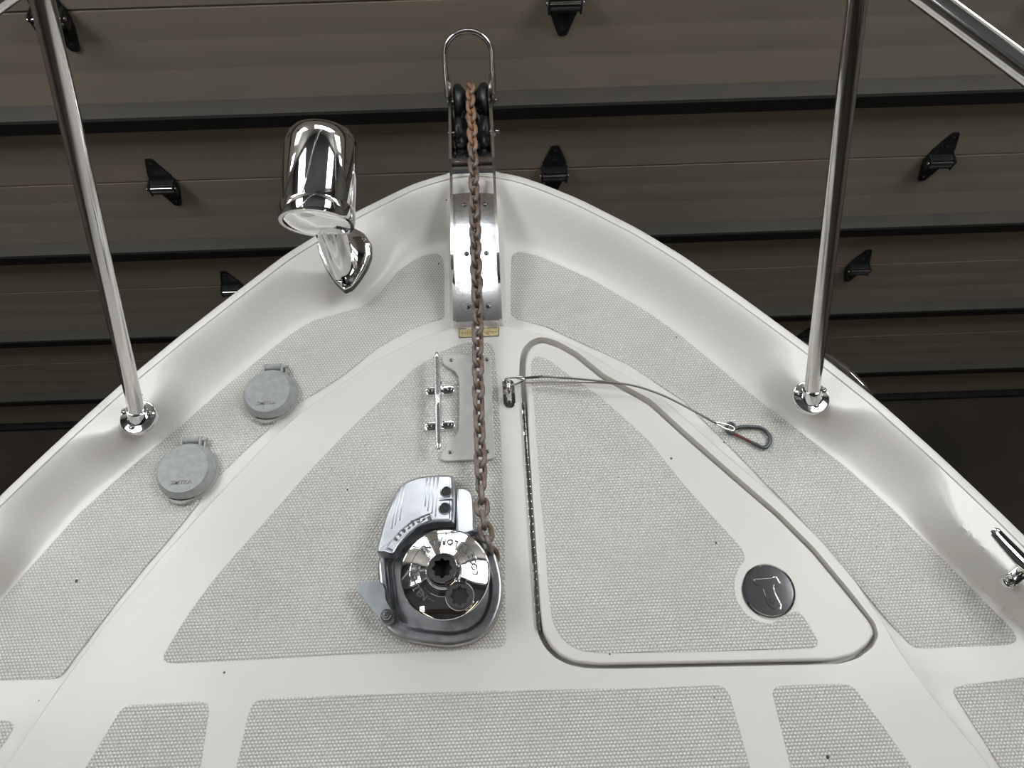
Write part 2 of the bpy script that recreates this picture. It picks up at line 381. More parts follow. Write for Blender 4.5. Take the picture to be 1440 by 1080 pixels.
# stiffening struts: hat section, sloping paler top; dark metal face and underside with shade in their colour
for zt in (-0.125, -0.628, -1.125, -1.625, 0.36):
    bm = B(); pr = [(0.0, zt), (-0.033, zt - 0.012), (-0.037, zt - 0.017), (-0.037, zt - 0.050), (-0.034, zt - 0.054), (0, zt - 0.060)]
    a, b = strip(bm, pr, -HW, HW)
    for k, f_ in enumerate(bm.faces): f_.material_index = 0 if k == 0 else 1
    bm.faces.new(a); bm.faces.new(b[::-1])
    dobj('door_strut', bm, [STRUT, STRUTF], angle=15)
bm = B(); box(bm, (0, 0.0, -1.965), (2 * HW, 0.05, 0.03), bevel=0.008); dobj('bottom_seal', bm, RUBBER)
def door_hinge_mesh():
    bm = B()
    def leaf(s):      # triangular leaf, rounded at the tip
        pts = np.array([(-0.030, 0.012 * s), (0.030, 0.012 * s), (0.030, 0.028 * s), (0.009, 0.088 * s), (-0.009, 0.088 * s), (-0.030, 0.028 * s)])
        a = gauss(resample(pts, 0.003, True), 1.0, True)
        va = [bm.verts.new((p[0], -0.001, p[1])) for p in a]; vb = [bm.verts.new((p[0] * 0.94, -0.0045, p[1])) for p in a]
        n = len(a)
        for k in range(n): bm.faces.new((va[k], va[(k + 1) % n], vb[(k + 1) % n], vb[k]))
        bm.faces.new(vb)
        for q in (0.04, 0.072): lathe(bm, [(0.0052, 0), (0.0045, 0.003), (0, 0.004)], (0, -0.0045, q * s), (0, -1, 0), 10)
    leaf(1); leaf(-1)
    box(bm, (0, -0.012, 0.012), (0.056, 0.02, 0.004)); box(bm, (0, -0.012, -0.012), (0.056, 0.02, 0.004))
    for sx in (-0.031, 0.031): box(bm, (sx, -0.016, 0.0), (0.004, 0.03, 0.034), bevel=0.0012)
    lathe(bm, [(0.0065, -0.029), (0.0065, 0.029)], (0, -0.026, -0.006), (1, 0, 0), 14)
    n0 = len(bm.faces)
    lathe(bm, [(0.004, -0.036), (0.0045, -0.035), (0.0045, 0.035), (0.004, 0.036)], (0, -0.026, 0.006), (1, 0, 0), 12); setmat(bm, n0, 1)
    return bm
hm = None
Dinv = (Matrix.Translation(dn * DOOR_D) @ DR).inverted()
xcols = [(Dinv @ PD(232, 258))[0], (Dinv @ PD(779, 238))[0], (Dinv @ PD(1316, 224))[0]]
for zj in (0.105, -0.39, -0.885, -1.38, 0.60):
    for x in xcols:
        if hm is None:
            hm = obj('door_hinge', door_hinge_mesh(), [HINGEM, STEEL]); o = hm
        else: o = hm.copy(); COL.objects.link(o)
        o.parent = door; o.location = (x, 0, zj)

# ================================================================== THE BOAT
ZC, ZT, ZL = 0.052, 0.030, 0.034        # gunwale crest, trunk top, hatch lid top
EDGE = [(-620,1560),(-540,1420),(-450,1280),(-340,1112),(-240,976),(-140,846),(-60,756),(0,695),(60,638),(120,583),(172,537),(247,475),(320,418),(400,357),(450,326),(503,295),(580,257),(633,241),(665,237.5),(697,240),(730,246),(762,257),(816,279),(897,320),(960,358),(1050,421),(1140,487),(1233,560),(1320,637),(1407,719),(1440,751),(1500,811),(1600,918),(1700,1036),(1830,1205),(1960,1400),(2040,1550)]
e_line = line(EDGE, ZC, 0.012, 0.003)
e_line = e_line[e_line[:, 1] > -0.55]
BACK = -2.6
_tl = [(-1.30, -1.0), (-1.36, -1.6), (-1.38, BACK + 0.001)]
e_line = gauss(resample(np.vstack([[(XC + x, y) for x, y in _tl[::-1]], e_line, [(XC - x, y) for x, y in _tl]]), 0.003), 3)
FOOT = [(-560,1620),(-420,1400),(-300,1220),(-190,1065),(-110,965),(0,838),(113,712),(200,636),(253,594),(313,541),(383,483),(413,460),(440,444),(480,433),(510,424),(530,405),(560,374),(590,353),(622,343),(665,342),(719,345),(760,353),(833,384),(913,432),(960,466),(1060,550),(1133,606),(1190,650),(1257,709),(1337,789),(1430,876),(1520,975),(1640,1115),(1780,1300),(1900,1480),(1980,1620)]
f_line = line(FOOT, 0.0, 0.010, 0.003); f_line = f_line[f_line[:, 1] > -0.50]
f_line = resample(np.vstack([[(XC + x + 0.13, y) for x, y in _tl[::-1]], f_line, [(XC - x - 0.13, y) for x, y in _tl]]), 0.003)
TR = [(-420,1760),(-230,1450),(-120,1275),(-60,1184),(13,1073),(80,973),(150,877),(233,778),(293,712),(340,662),(380,620),(423,581),(480,541),(530,506),(597,473),(640,461),(675,457),(713,460),(742,465),(774,474),(815,490),(860,518),(925,555),(972,598),(1040,657),(1106,713),(1156,764),(1202,818),(1240,874),(1262,913),(1300,967),(1337,1013),(1377,1060),(1450,1160),(1530,1280),(1660,1480),(1800,1700)]
t_line = line(TR, ZT, 0.006, 0.003); t_line = t_line[t_line[:, 1] > -0.45]
t_line = resample(np.vstack([[(XC + x * 0.78, y) for x, y in _tl[::-1]], t_line, [(XC - x * 0.78, y) for x, y in _tl]]), 0.003)
t_poly = np.vstack([t_line, [[t_line[-1][0], -3.5], [t_line[0][0], -3.5]]])
OPEN = [(757,474),(744,480),(735,490),(731,503),(730,525),(733,551),(738,640),(743,720),(748,790),(753,872),(757,893),(765,909),(780,925),(800,935),(825,940),(870,940.5),(960,938.5),(1080,936),(1180,934),(1207,926),(1228,910),(1236,893),(1231,876),(1197,832),(1147,772),(1097,722),(1031,665),(964,606),(916,562),(850,526),(812,495),(785,480),(770,475)]
LID = [(763,480),(750,484),(742,493),(739,505),(738.5,530),(741,566),(744,640),(749,720),(754,790),(759,860),(763,888),(773,908),(788,923),(808,932),(840,935.5),(960,933.5),(1080,931),(1170,929.5),(1200,923),(1221,908),(1231,891),(1226,877),(1193,836),(1143,776),(1093,726),(1027,669.5),(960,611),(912,567),(846,531),(808,500),(785,487)]
open_poly = outline(OPEN, ZT, 0.004, 0.003); lid_poly = outline(LID, ZL, 0.004, 0.0025)
STAN_L, STAN_R, LAMP = P(193, 588, ZC), P(1139, 557, ZC), P(484, 366, ZC)
CLEAT_R = P(1452, 812, ZC)
BUMPS = [(STAN_L, 0.75, 0.042, 0.026), (STAN_R, 0.75, 0.042, 0.026), (LAMP, 0.65, 0.045, 0.026), (CLEAT_R, 0.92, 0.05, 0.095), (Vector((2 * XC - CLEAT_R.x - 0.02, CLEAT_R.y, 0)), 0.92, 0.05, 0.095)]
ZPL = ZC - 0.012
y_top, y_bot = P(667, 238, ZC).y, P(674, 452.5, ZPL).y
def height(p):
    d0 = segdist(p, e_line); d3 = segdist(p, f_line)
    f_poly = np.vstack([f_line, [[f_line[-1][0], -3.5], [f_line[0][0], -3.5]]])
    ins = inside(p, f_poly)
    u = np.where(ins, 1.0, d0 / (d0 + d3 + 1e-9))
    ue = u.copy()
    for c, a, w, fl in BUMPS:
        r = np.hypot(p[:, 0] - c.x, p[:, 1] - c.y)
        ue = ue - a * np.exp(-(np.maximum(r - fl, 0) / w) ** 2) * np.clip(1 - u ** (2.2 if a < 0.78 else 3.0), 0, 1)
    s = np.clip((ue - 0.17) / 0.83, 0, 1)
    prof = 1 - sstep(s ** 0.85)
    h = ZC * prof - 0.004 * np.clip(1 - d0 / 0.012, 0, 1) ** 2
    h = np.where(ins & (ue >= 1), 0, h)
    # mooring platform for the bow roller
    hp = ZC - 0.012 * sstep((y_top - p[:, 1]) / 0.03) + (ZT - ZPL) * sstep((y_bot - p[:, 1]) / 0.005)
    m = sstep((0.050 - np.abs(p[:, 0] - XC)) / 0.012) * (p[:, 1] > y_bot - 0.03)
    h = h + np.maximum(hp - h, 0) * m
    dt = sdist(p, t_poly)
    # next to the hatch the trunk ends in a narrow lip
    ht = ZT * sstep((dt + 0.013) / 0.013)
    h = np.maximum(h, ht) - 0.0025 * np.exp(-((dt + 0.019) / 0.006) ** 2) * (1 - m)
    # seam between hull flange and deck
    sm = (np.abs(d0 - 0.0152) < 0.0008)
    h = np.where(sm, h - 0.003, h)
    dh = sdist(p, open_poly)
    h = np.where(dh > 0.0004, 0.008, h)
    return h
# constrained triangulation of the deck
pts, edges = [], []
def add_line(a, closed=False):
    if not closed: a = np.vstack([a[(a[:, 1] < -0.5) & (np.arange(len(a)) < len(a) / 2)][::20], a[a[:, 1] >= -0.5], a[(a[:, 1] < -0.5) & (np.arange(len(a)) >= len(a) / 2)][::20]])
    i0 = len(pts); pts.extend([Vector((float(q[0]), float(q[1]))) for q in a]); n = len(a)
    edges.extend([(i0 + k, i0 + k + 1) for k in range(n - 1)])
    if closed: edges.append((i0 + n - 1, i0))
def off_line(a, dd):
    t = np.gradient(a, axis=0); t /= np.linalg.norm(t, axis=1)[:, None]; n = np.stack([t[:, 1], -t[:, 0]], 1)  # to the inside (line runs left-aft, bow, right-aft)
    return a + n * dd
outer = np.vstack([e_line, [[e_line[-1][0], BACK], [e_line[0][0], BACK]]]); outer[-1][1] = BACK
add_line(outer, True)
for dd in (0.0025, 0.006, 0.0140, 0.0145, 0.0152, 0.0159, 0.0164): add_line(off_line(e_line, dd))
for dd in (-0.019, -0.0135, -0.010, -0.0065, -0.003, 0.0, 0.002):
    q = off_line(t_line, dd); add_line(q[q[:, 1] > BACK - 0.2])
for dd in (0.0, 0.0006): add_line(offset(open_poly, dd), True)
for sx in (-1, 1):
    for w in (0.0385, 0.042, 0.045, 0.049):
        add_line(np.stack([np.full(120, XC + sx * w), np.linspace(y_bot - 0.016, y_top + 0.004, 120)], 1))
gx, gy = np.meshgrid(np.arange(-1.7, 1.7, 0.005), np.arange(-0.5, 0.99, 0.005)); g_ = np.stack([gx.ravel(), gy.ravel()], 1)
g_ += np.random.uniform(-0.001, 0.001, g_.shape)
ok = inside(g_, outer); g_ = g_[ok]; de = segdist(g_, e_line[::3])
near = (de < 0.30) & (g_[:, 1] > -0.25)
din = inside(g_, np.vstack([f_line, [[f_line[-1][0], -3.5], [f_line[0][0], -3.5]]]))
df = segdist(g_, f_line[::3])
zone = (g_[:, 1] > -0.5) & (de > 0.017) & (~din | (df < 0.015))
sparse = np.zeros(len(g_), bool); sparse[::31] = True
keep = (zone | sparse) & (de > 0.003)
for p_ in [(x, y) for x in np.arange(-1.3, 1.3, 0.1) for y in np.arange(BACK + 0.05, -0.5, 0.1)]: pts.append(Vector((float(p_[0]), float(p_[1]))))
for p_ in g_[keep]: pts.append(Vector((float(p_[0]), float(p_[1]))))
vo, eo, fo, _, _, _ = geometry.delaunay_2d_cdt(pts, edges, [], 0, 1e-5)
V2 = np.array([(v[0], v[1]) for v in vo]); tri = np.array([f_ for f_ in fo if len(f_) == 3])
cen = V2[tri].mean(1); tri = tri[inside(cen, outer)]
Z = height(V2)
bm = B(); vs = [bm.verts.new((float(a[0]), float(a[1]), float(z))) for a, z in zip(V2, Z)]
for t in tri:
    try: bm.faces.new((vs[t[0]], vs[t[1]], vs[t[2]]))
    except ValueError: pass
for v in [v for v in bm.verts if not v.link_faces]: bm.verts.remove(v)
boat = empty('motor_boat', (XC, 0, -0.5), 'white motorboat bow with raised foredeck, textured tread panels and one hatch', 'boat')
for f_ in bm.faces:
    if f_.normal.z < 0: f_.normal_flip()
bm.normal_update()
for f_ in bm.faces:
    if f_.normal.z < 0: f_.normal_flip()
deck = obj('deck', bm, GEL, boat, angle=42, recalc=False)
print('deck verts', len(deck.data.vertices))
# hull side: rounded gunwale strip, then flare down to the keel
bm = B(); rows = []
ez = height(e_line)
for o_, dz, k in ((0, 0.0, 0), (-0.0025, -0.002, 0), (-0.004, -0.006, 0), (-0.004, -0.022, 0), (0.0, -0.028, 0), (0.004, -0.030, 0), (0.01, -0.06, 0), (0.05, -0.25, 0.10), (0.10, -0.5, 0.28), (0.16, -0.8, 0.5), (0.2, -1.1, 0.75)):
    q = off_line(e_line, o_)
    row = []
    for (x, y), z in zip(q[::2], ez[::2]):
        row.append(bm.verts.new((XC + (x - XC) * (1 - k), y - k * max(0, y - 0.1) * 0.9, z + dz)))
    rows.append(row)
for a, b in zip(rows, rows[1:]):
    for k in range(len(a) - 1): bm.faces.new((a[k], a[k + 1], b[k + 1], b[k]))
obj('hull', bm, GEL, boat, angle=50)

def pad(name, pix, z, parent, rad=0.0045, label=None):
    a = outline(pix, z, rad, 0.002); bm = B()
    slab(bm, a, [(0, z - 0.002), (0.0002, z + 0.0006), (0.0012, z + 0.0011)])
    return obj(name, bm, SKID, parent, angle=30, label=label)
LPAD = [(619,358),(624,366),(625,400),(625,447),(600,455),(580,463),(530,490),(480,530),(423,565),(365,614),(310,668),(253,740),(200,802),(140,878),(90,946),(82,953),(70,955),(0,957),(-60,960),(-118,964),(-122,957),(-60,893),(0,847),(60,778),(113,720),(160,678),(200,643),(253,600),(313,547),(383,490),(413,467),(440,451),(480,440),(508,432),(530,416),(560,381),(590,361),(610,356)]
RPAD = [(720,357),(719,366),(718,400),(718,443),(727,449),(770,460),(813,480),(880,511),(960,563),(1010,612),(1073,676),(1113,716),(1193,806),(1253,878),(1275,902),(1283,910),(1293,912.5),(1340,910),(1418,907),(1430,902),(1428,890),(1337,797),(1257,717),(1190,657),(1133,613),(1060,557),(960,474),(913,440),(833,393),(760,361),(740,356),(728,354)]
CPAD = [(623,493),(653,482),(681,480),(692,484),(696,495),(700,540),(704,600),(708,700),(710,760),(711,840),(712,900),(709,909),(700,912),(600,917),(480,921),(350,928),(247,933),(230,931),(229,922),(263,866),(300,816),(340,769),(380,725),(430,668),(480,615),(520,577),(580,520)]
HPAD = [(747,507),(752,501),(760,501),(775,508),(797,525),(847,560),(913,620),(963,683),(997,720),(1044,772),(1049,786),(1038,800),(1032,822),(1036,845),(1048,862),(1066,874),(1084,877),(1105,865),(1118,858),(1127,862),(1151,901),(1150,909),(1144,912),(1080,914),(960,917),(850,918.5),(820,916),(800,907),(785,892),(776,870),(771,830),(766,753),(760,700),(756,640),(751,570),(747,530)]
MPAD = [(357,986),(365,983),(480,977),(700,971),(900,967),(1010,963),(1020,966),(1026,976),(1055,1080),(1085,1190),(1110,1290),(1090,1297),(300,1305),(288,1295),(306,1180),(333,1075),(350,1000)]
BPAD = [(170,997),(180,991),(230,989),(285,986),(294,990),(294,1000),(282,1080),(262,1180),(238,1300),(225,1306),(0,1310),(-5,1300),(55,1185),(120,1080)]
DPAD = [(1085,970),(1093,964),(1140,962),(1190,961),(1201,966),(1240,1018),(1283,1080),(1350,1180),(1430,1297),(1420,1303),(1190,1303),(1178,1294),(1150,1200),(1112,1080)]
FPAD = [(1338,970),(1346,964),(1440,952),(1500,948),(1512,954),(1620,1078),(1760,1260),(1750,1270),(1560,1285),(1545,1275),(1403,1073)]
GPAD = [(22,1020),(16,1014),(0,1012),(-100,1014),(-160,1016),(-172,1022),(-270,1160),(-340,1275),(-330,1283),(-160,1283),(-145,1275),(-70,1160),(0,1055)]
for nm, pz, z in ((LPAD, 0, 0.0), (RPAD, 0, 0.0), (CPAD, 0, ZT), (MPAD, 0, ZT), (BPAD, 0, ZT), (DPAD, 0, ZT), (FPAD, 0, 0.0), (GPAD, 0, 0.0)):
    pad('nonskid_panel', nm, z, boat)
# hatch lid
bm = B(); slab(bm, lid_poly, [(0.001, 0.010), (0, ZL - 0.006), (0.0006, ZL - 0.0032), (0.0024, ZL - 0.001), (0.005, ZL)]); 
lid = obj('hatch_lid', bm, GEL, boat, angle=30); tag(lid, label='closed triangular hatch lid with rounded edges')
pad('nonskid_panel', HPAD, ZL, lid)
# piano hinge along the lid's left edge
bm = B(); hp0, hp1 = P(735.5, 566, 0.033), P(757, 886, 0.033); L = (hp1 - hp0).length; dr = (hp1 - hp0).normalized(); nk = 30
for k in range(nk):
    a = hp0 + dr * (L * (k + 0.06) / nk); R = basis(dr)
    lathe(bm, [(0.0026, 0), (0.0030, 0.0006), (0.0030, L / nk * 0.88 - 0.0006), (0.0026, L / nk * 0.88)], a, dr, 10)
rt = Vector((-dr.y, dr.x, 0)); box(bm, (hp0 + hp1) / 2 + Vector((0, 0, -0.004)), (0.007, L, 0.0012), Matrix((rt, dr, Vector((0, 0, 1)))).transposed())
obj('piano_hinge', bm, STEEL, lid, angle=30)
# yellow label on the trunk's nose
lb = B(); c = [P(645, 462.5, ZT), P(702, 460.5, ZT), P(702, 473, ZT), P(645, 475.5, ZT)]
a = resample(np.array([p[:2] for p in c]), 0.002, True); slab(lb, a, [(0, ZT), (0, ZT + 0.0007)])
n0 = len(lb.faces); slab(lb, offset(a, 0.0012), [(0, ZT + 0.0007), (0, ZT + 0.0009)]); setmat(lb, n0, 1)
n0 = len(lb.faces); mid = (c[0] + c[1] + c[2] + c[3]) / 4; ux = (c[1] - c[0]).normalized(); uy = (c[0] - c[3]).normalized()
box(lb, mid + Vector((0, 0, 0.00085)), ((c[1] - c[0]).length - 0.006, 0.0007, 0.0004), Matrix((ux, uy, Vector((0, 0, 1)))).transposed())
for i in range(26):
    for row in (1, -1):
        if random.random() < 0.3: continue
        box(lb, mid + ux * (-0.027 + i * 0.0021) + uy * row * 0.0028 + Vector((0, 0, 0.00085)), (0.0004 + 0.0009 * random.random(), 0.0005 + 0.002 * random.random(), 0.0004), Matrix.Rotation(random.uniform(-.2, .2), 3, 'Z'))
setmat(lb, n0, 2)
obj('warning_label', lb, [INK, YELLOW, INK], boat, smooth=False, label='small yellow label with faded black print')

# chrome fairing on the starboard gunwale
bm = B(); q = line([(1128,478),(1160,501),(1195,529),(1234,562)], 0.02, 0.004, 0.003); n = len(q); rows = []
tt = np.gradient(q, axis=0); tt /= np.linalg.norm(tt, axis=1)[:, None]; nn = np.stack([-tt[:, 1], tt[:, 0]], 1)
for i in range(n):
    s = i / (n - 1); w = math.sin(PI * min(max(s, 0.0), 1)) ** 0.55 if 0 < s < 1 else 0.02
    row = []
    for k in range(11):
        a = -PI / 2 + PI * k / 10
        c0 = q[i] + nn[i] * (-0.006 + 0.015 * w * math.cos(a)); row.append(bm.verts.new((c0[0], c0[1], 0.016 + (0.006 + 0.016 * w) * math.sin(a))))
    rows.append(row)
for a, b in zip(rows, rows[1:]):
    for k in range(10): bm.faces.new((a[k], a[k + 1], b[k + 1], b[k]))
fa = obj('hull_side_fairlead', bm, CHROME, None); tag(fa, 'slim chrome oval fairing on the hull edge behind the right rail stanchion', 'fitting')

# ================================================================== ANCHOR ROLLER
def rail_xy(py, z): return P(665, py, z).y
yA, yB, yF = P(673, 452, ZPL).y, P(668, 236, ZC).y, 1.105
def plat(y): return ZC - 0.012 * float(sstep((y_top - y) / 0.03))
roller = empty('anchor_roller', (XC, yB, plat(yB)), 'stainless bow roller channel with two black rubber rollers at the stem', 'anchor roller')
HWR = 0.0355
prof = [(y, plat(y) + 0.0022) for y in np.linspace(yA, yB + 0.01, 24)] + [(yB + 0.03, ZC - 0.005), (yB + 0.055, ZC - 0.018), (yB + 0.085, ZC - 0.045), (yB + 0.12, ZC - 0.060), (yF, ZC - 0.062)]
bm = B(); top = []; 
for y, z in prof:
    top.append([bm.verts.new((XC + sx * HWR, y, z + dz)) for sx, dz in ((-1, 0), (-0.94, 0.0), (0.94, 0.0), (1, 0), (1, -0.003), (-1, -0.003))])
for a, b in zip(top, top[1:]):
    for k in range(6): bm.faces.new((a[k], a[(k + 1) % 6], b[(k + 1) % 6], b[k]))
bm.faces.new(top[0]); bm.faces.new(top[-1][::-1])
obj('channel_plate', bm, PLATE, roller, angle=20)
yC = P(670, 384, 0.06).y
for sx in (-1, 1):
    pr = [(yA, 0.006), (yC - 0.006, 0.007), (yC + 0.002, 0.030), (yC + 0.03, 0.033), (0.75, 0.034), (yB, 0.030), (yB + 0.06, 0.040), (yF - 0.03, 0.064), (yF - 0.006, 0.064), (yF, 0.058)]
    ys = sorted(set([p[0] for p in prof if p[0] <= yF] + [p[0] for p in pr])); bm = B(); L_ = []
    def top_h(y):
        return float(np.interp(y, [p[0] for p in pr], [p[1] for p in pr]))
    for y in ys:
        zb = float(np.interp(y, [p[0] for p in prof], [p[1] for p in prof])); base = plat(y) if y < yB else ZC - 0.0 - max(0, 0) 
        zt_ = base + top_h(y) if y < yB else ZC + top_h(y) - 0.035 * (y - yB) / (yF - yB)
        x0, x1 = XC + sx * HWR, XC + sx * (HWR + 0.0046)
        L_.append([bm.verts.new((x0, y, zb - 0.003)), bm.verts.new((x0, y, zt_)), bm.verts.new((x1, y, zt_)), bm.verts.new((x1, y, zb - 0.003))])
    for a, b in zip(L_, L_[1:]):
        for k in range(4): bm.faces.new((a[k], a[(k + 1) % 4], b[(k + 1) % 4], b[k]))
    bm.faces.new(L_[0]); bm.faces.new(L_[-1][::-1]); obj('cheek_plate', bm, STEEL, roller, angle=20)
r1, r2 = Vector((XC, P(664, 143, 0.03).y, 0.030)), Vector((XC, P(664, 187, 0.02).y, 0.020))
for c, rr in ((r1, 0.034), (r2, 0.030)):
    bm = B(); w = 0.033
    lathe(bm, [(rr * 0.55, -w), (rr * 0.86, -w), (rr, -w * 0.86), (rr * 0.98, -w * 0.62), (rr * 0.75, -w * 0.42), (rr * 0.45, -w * 0.2), (rr * 0.42, 0), (rr * 0.45, w * 0.2), (rr * 0.75, w * 0.42), (rr * 0.98, w * 0.62), (rr, w * 0.86), (rr * 0.86, w), (rr * 0.55, w)], c, (1, 0, 0), 36)
    ro = obj('rubber_roller', bm, RUBBER, roller, angle=50)
    bm = B(); lathe(bm, [(0.005, -0.046), (0.005, 0.050)], c, (1, 0, 0), 14)
    lathe(bm, [(0.0095, 0.0388), (0.0095, 0.044)], c, (1, 0, 0), 6); lathe(bm, [(0.0085, -0.0435), (0.009, -0.0388)], c, (1, 0, 0), 18)
    obj('axle_bolt', bm, STEEL, ro)
# bail
bm = B(); hb, cxb = 0.0435, XC
base, topp = Vector((0, 1.072, 0.060)), Vector((0, 1.135, 0.147)); ax = (topp - base); Lb = ax.length; ax.normalize(); pts3 = []
for sx, rng in ((-1, (0, 1)),):
    pts3 += [Vector((cxb - hb, 0, 0)) + base + ax * t for t in np.linspace(-0.002, Lb - hb * 0.9, 8)]
    pts3 += [Vector((cxb - hb * math.cos(a), 0, 0)) + base + ax * (Lb - hb * 0.9 + hb * 0.9 * math.sin(a)) for a in np.linspace(0.12, PI - 0.12, 22)]
    pts3 += [Vector((cxb + hb, 0, 0)) + base + ax * t for t in np.linspace(Lb - hb * 0.9, -0.002, 8)]
tube(bm, pts3, 0.0052, 14); obj('bail_loop', bm, STEEL, roller, angle=60, label='polished hoop over the front roller')
for px, py in ((653, 288), (682, 287), (656, 357), (684, 356), (658, 431), (687, 430)):
    p = P(px, py, 0.045); z = plat(p.y) + 0.0022; p = P(px, py, z); screw(roller, p, 0.0046)

# ================================================================== ANCHOR CHAIN
def link_mesh():
    bm = B(); p, w, r = 0.0247 / 2, 0.0079, 0.0036; s = p - w; pts_ = []
    for k in range(9): a = -PI / 2 + PI * k / 8; pts_.append((s + w * math.cos(a), w * math.sin(a), 0))
    for k in range(9): a = PI / 2 + PI * k / 8; pts_.append((-s + w * math.cos(a), w * math.sin(a), 0))
    tube(bm, pts_, r, 10, closed=True); return bm
CH = [(693, 790, 0.040), (690, 774, 0.052), (684, 752, 0.066), (679, 725, 0.069), (677, 700, 0.068), (676, 660, 0.066), (674.5, 610, 0.063), (673, 560, 0.061), (672, 500, 0.060), (671.5, 450, 0.061), (670, 400, 0.062), (668, 340, 0.064), (667, 290, 0.066), (666, 240, 0.066), (664.5, 200, 0.064), (663.5, 175, 0.062)]
cp = [P(*q) for q in CH]
tp = r1 + Vector((0, 0, 0.0245)); cp += [Vector((XC - 0.0005, r1.y - 0.035, 0.060)), tp + Vector((0, -0.006, 0))]
for a in (20, 50, 80, 100): cp.append(r1 + Vector((0, 0.0245 * math.sin(math.radians(a)), 0.0245 * math.cos(math.radians(a)))))
cp += [r1 + Vector((0, 0.022, -0.05)), r1 + Vector((0, 0.02, -0.14)), r1 + Vector((0, 0.02, -0.2))]
dense = resample(np.array([tuple(v) for v in catmull(cp, 10)]), 0.001)
chain = empty('anchor_chain', dense[0], 'rusty galvanised anchor chain running from the windlass over the bow roller', 'chain')
pitch = 0.0185; N = int((len(dense) - 4) * 0.001 / pitch); master = None
for i in range(N):
    j = int(i * pitch / 0.001) + 9; j = min(j, len(dense) - 3); c = Vector(dense[j]); t = Vector(dense[min(j + 8, len(dense) - 1)] - dense[max(j - 8, 0)]).normalized()
    x = t; yv = Vector((0, 0, 1)).cross(x)
    if yv.length < 0.2: yv = Vector((-1, 0, 0))
    yv.normalize(); zv = x.cross(yv)
    roll = (PI / 4 if i % 2 else -PI / 4) + (PI / 4 + 0.1 if i < 6 else 0) * 1.0 + random.uniform(-0.12, 0.12) + (0.10 if i > 6 else 0)
    if master is None:
        hot = obj('link', link_mesh(), RUST_HOT, None, angle=60); master = obj('link', link_mesh(), RUST, None, angle=60); o = master; first = hot
    else:
        o = (first if i > N - 21 else master).copy(); COL.objects.link(o)
        if i == 1: pass
    R = Matrix((x, yv, zv)).transposed() @ Matrix.Rotation(roll, 3, 'X')
    o.parent = chain; o.matrix_local = Matrix.Translation(c - chain.location) @ R.to_4x4()
bpy.data.objects.remove(first)

# ================================================================== CLEATS AND BACKING PLATE
ZN = ZT + 0.0011
def cleat(a, b, feet, z0, zh, label, width=0.0055, group=None, chunky=1.0):
    """horn from a to b at height zh, feet: list of screw-pair centres"""
    root = empty('mooring_cleat', (a + b) / 2 * 1.0, label, 'cleat'); root.location.z = z0
    L = (b - a).length; dr = (b - a).normalized(); sd = Vector((-dr.y, dr.x, 0)); bm = B(); rows = []
    for i in range(33):
        s = -1 + 2 * i / 32; c = (a + b) / 2 + dr * (L / 2 * s); w = width * (1.0 - 0.28 * abs(s) ** 1.5) * (1 - 0.15 * math.exp(-(s / 0.18) ** 2)); hh = 0.0065 * (1 - 0.45 * abs(s)) * (0.35 if i in (0, 32) else 1); w *= (0.6 if i in (0, 32) else 1)
        c.z = zh + 0.003 * abs(s) ** 2; row = []
        for k in range(10):
            a_ = 2 * PI * k / 10 + PI / 10; cx = math.copysign(abs(math.cos(a_)) ** 0.75, math.cos(a_)); row.append(bm.verts.new(c + sd * (w * cx) + Vector((0, 0, hh * math.sin(a_)))))
        rows.append(row)
    for p, q in zip(rows, rows[1:]):
        for k in range(10): bm.faces.new((p[k], p[(k + 1) % 10], q[(k + 1) % 10], q[k]))
    bm.faces.new(rows[0][::-1]); bm.faces.new(rows[-1]); obj('horn', bm, CHROME if chunky > 1 else SATIN, root, angle=38)
    for l, r in feet:
        c = (l + r) / 2; ft = (r - l); W_ = ft.length; ft.normalize(); fd = Vector((-ft.y, ft.x, 0)); bm = B()
        pts_ = [c + ft * (W_ / 2 * sx) + (ft * math.cos(t) + fd * math.sin(t)) * 0.0075 * chunky for sx, t0 in ((1, -PI / 2), (-1, PI / 2)) for t in np.linspace(t0, t0 + PI, 12)]
        slab(bm, np.array([p[:2] for p in pts_]), [(0, z0), (0, z0 + 0.0055), (0.0006, z0 + 0.0068), (0.0018, z0 + 0.0073)])
        hz = zh - z0; lathe(bm, [(0.0065 * chunky, 0.004), (0.0045 * chunky, 0.010), (0.0042 * chunky, hz * 0.7), (0.0052 * chunky, hz)], (c.x, c.y, z0), seg=18)
        fo_ = obj('foot', bm, CHROME, root, angle=40)
        for p in (l, r): screw(fo_, Vector((p.x, p.y, z0 + 0.0073)), 0.0046 * chunky, ang=0.78)
    return root
zf = ZN + 0.0073
cleat(P(614, 495, 0.068), P(617, 632, 0.068), [(P(605, 549.5, zf), P(632.5, 547.5, zf)), (P(604, 599.5, zf), P(633, 597, zf))], ZN, 0.064, 'slim chrome cleat beside the white backing plate on the centre deck')
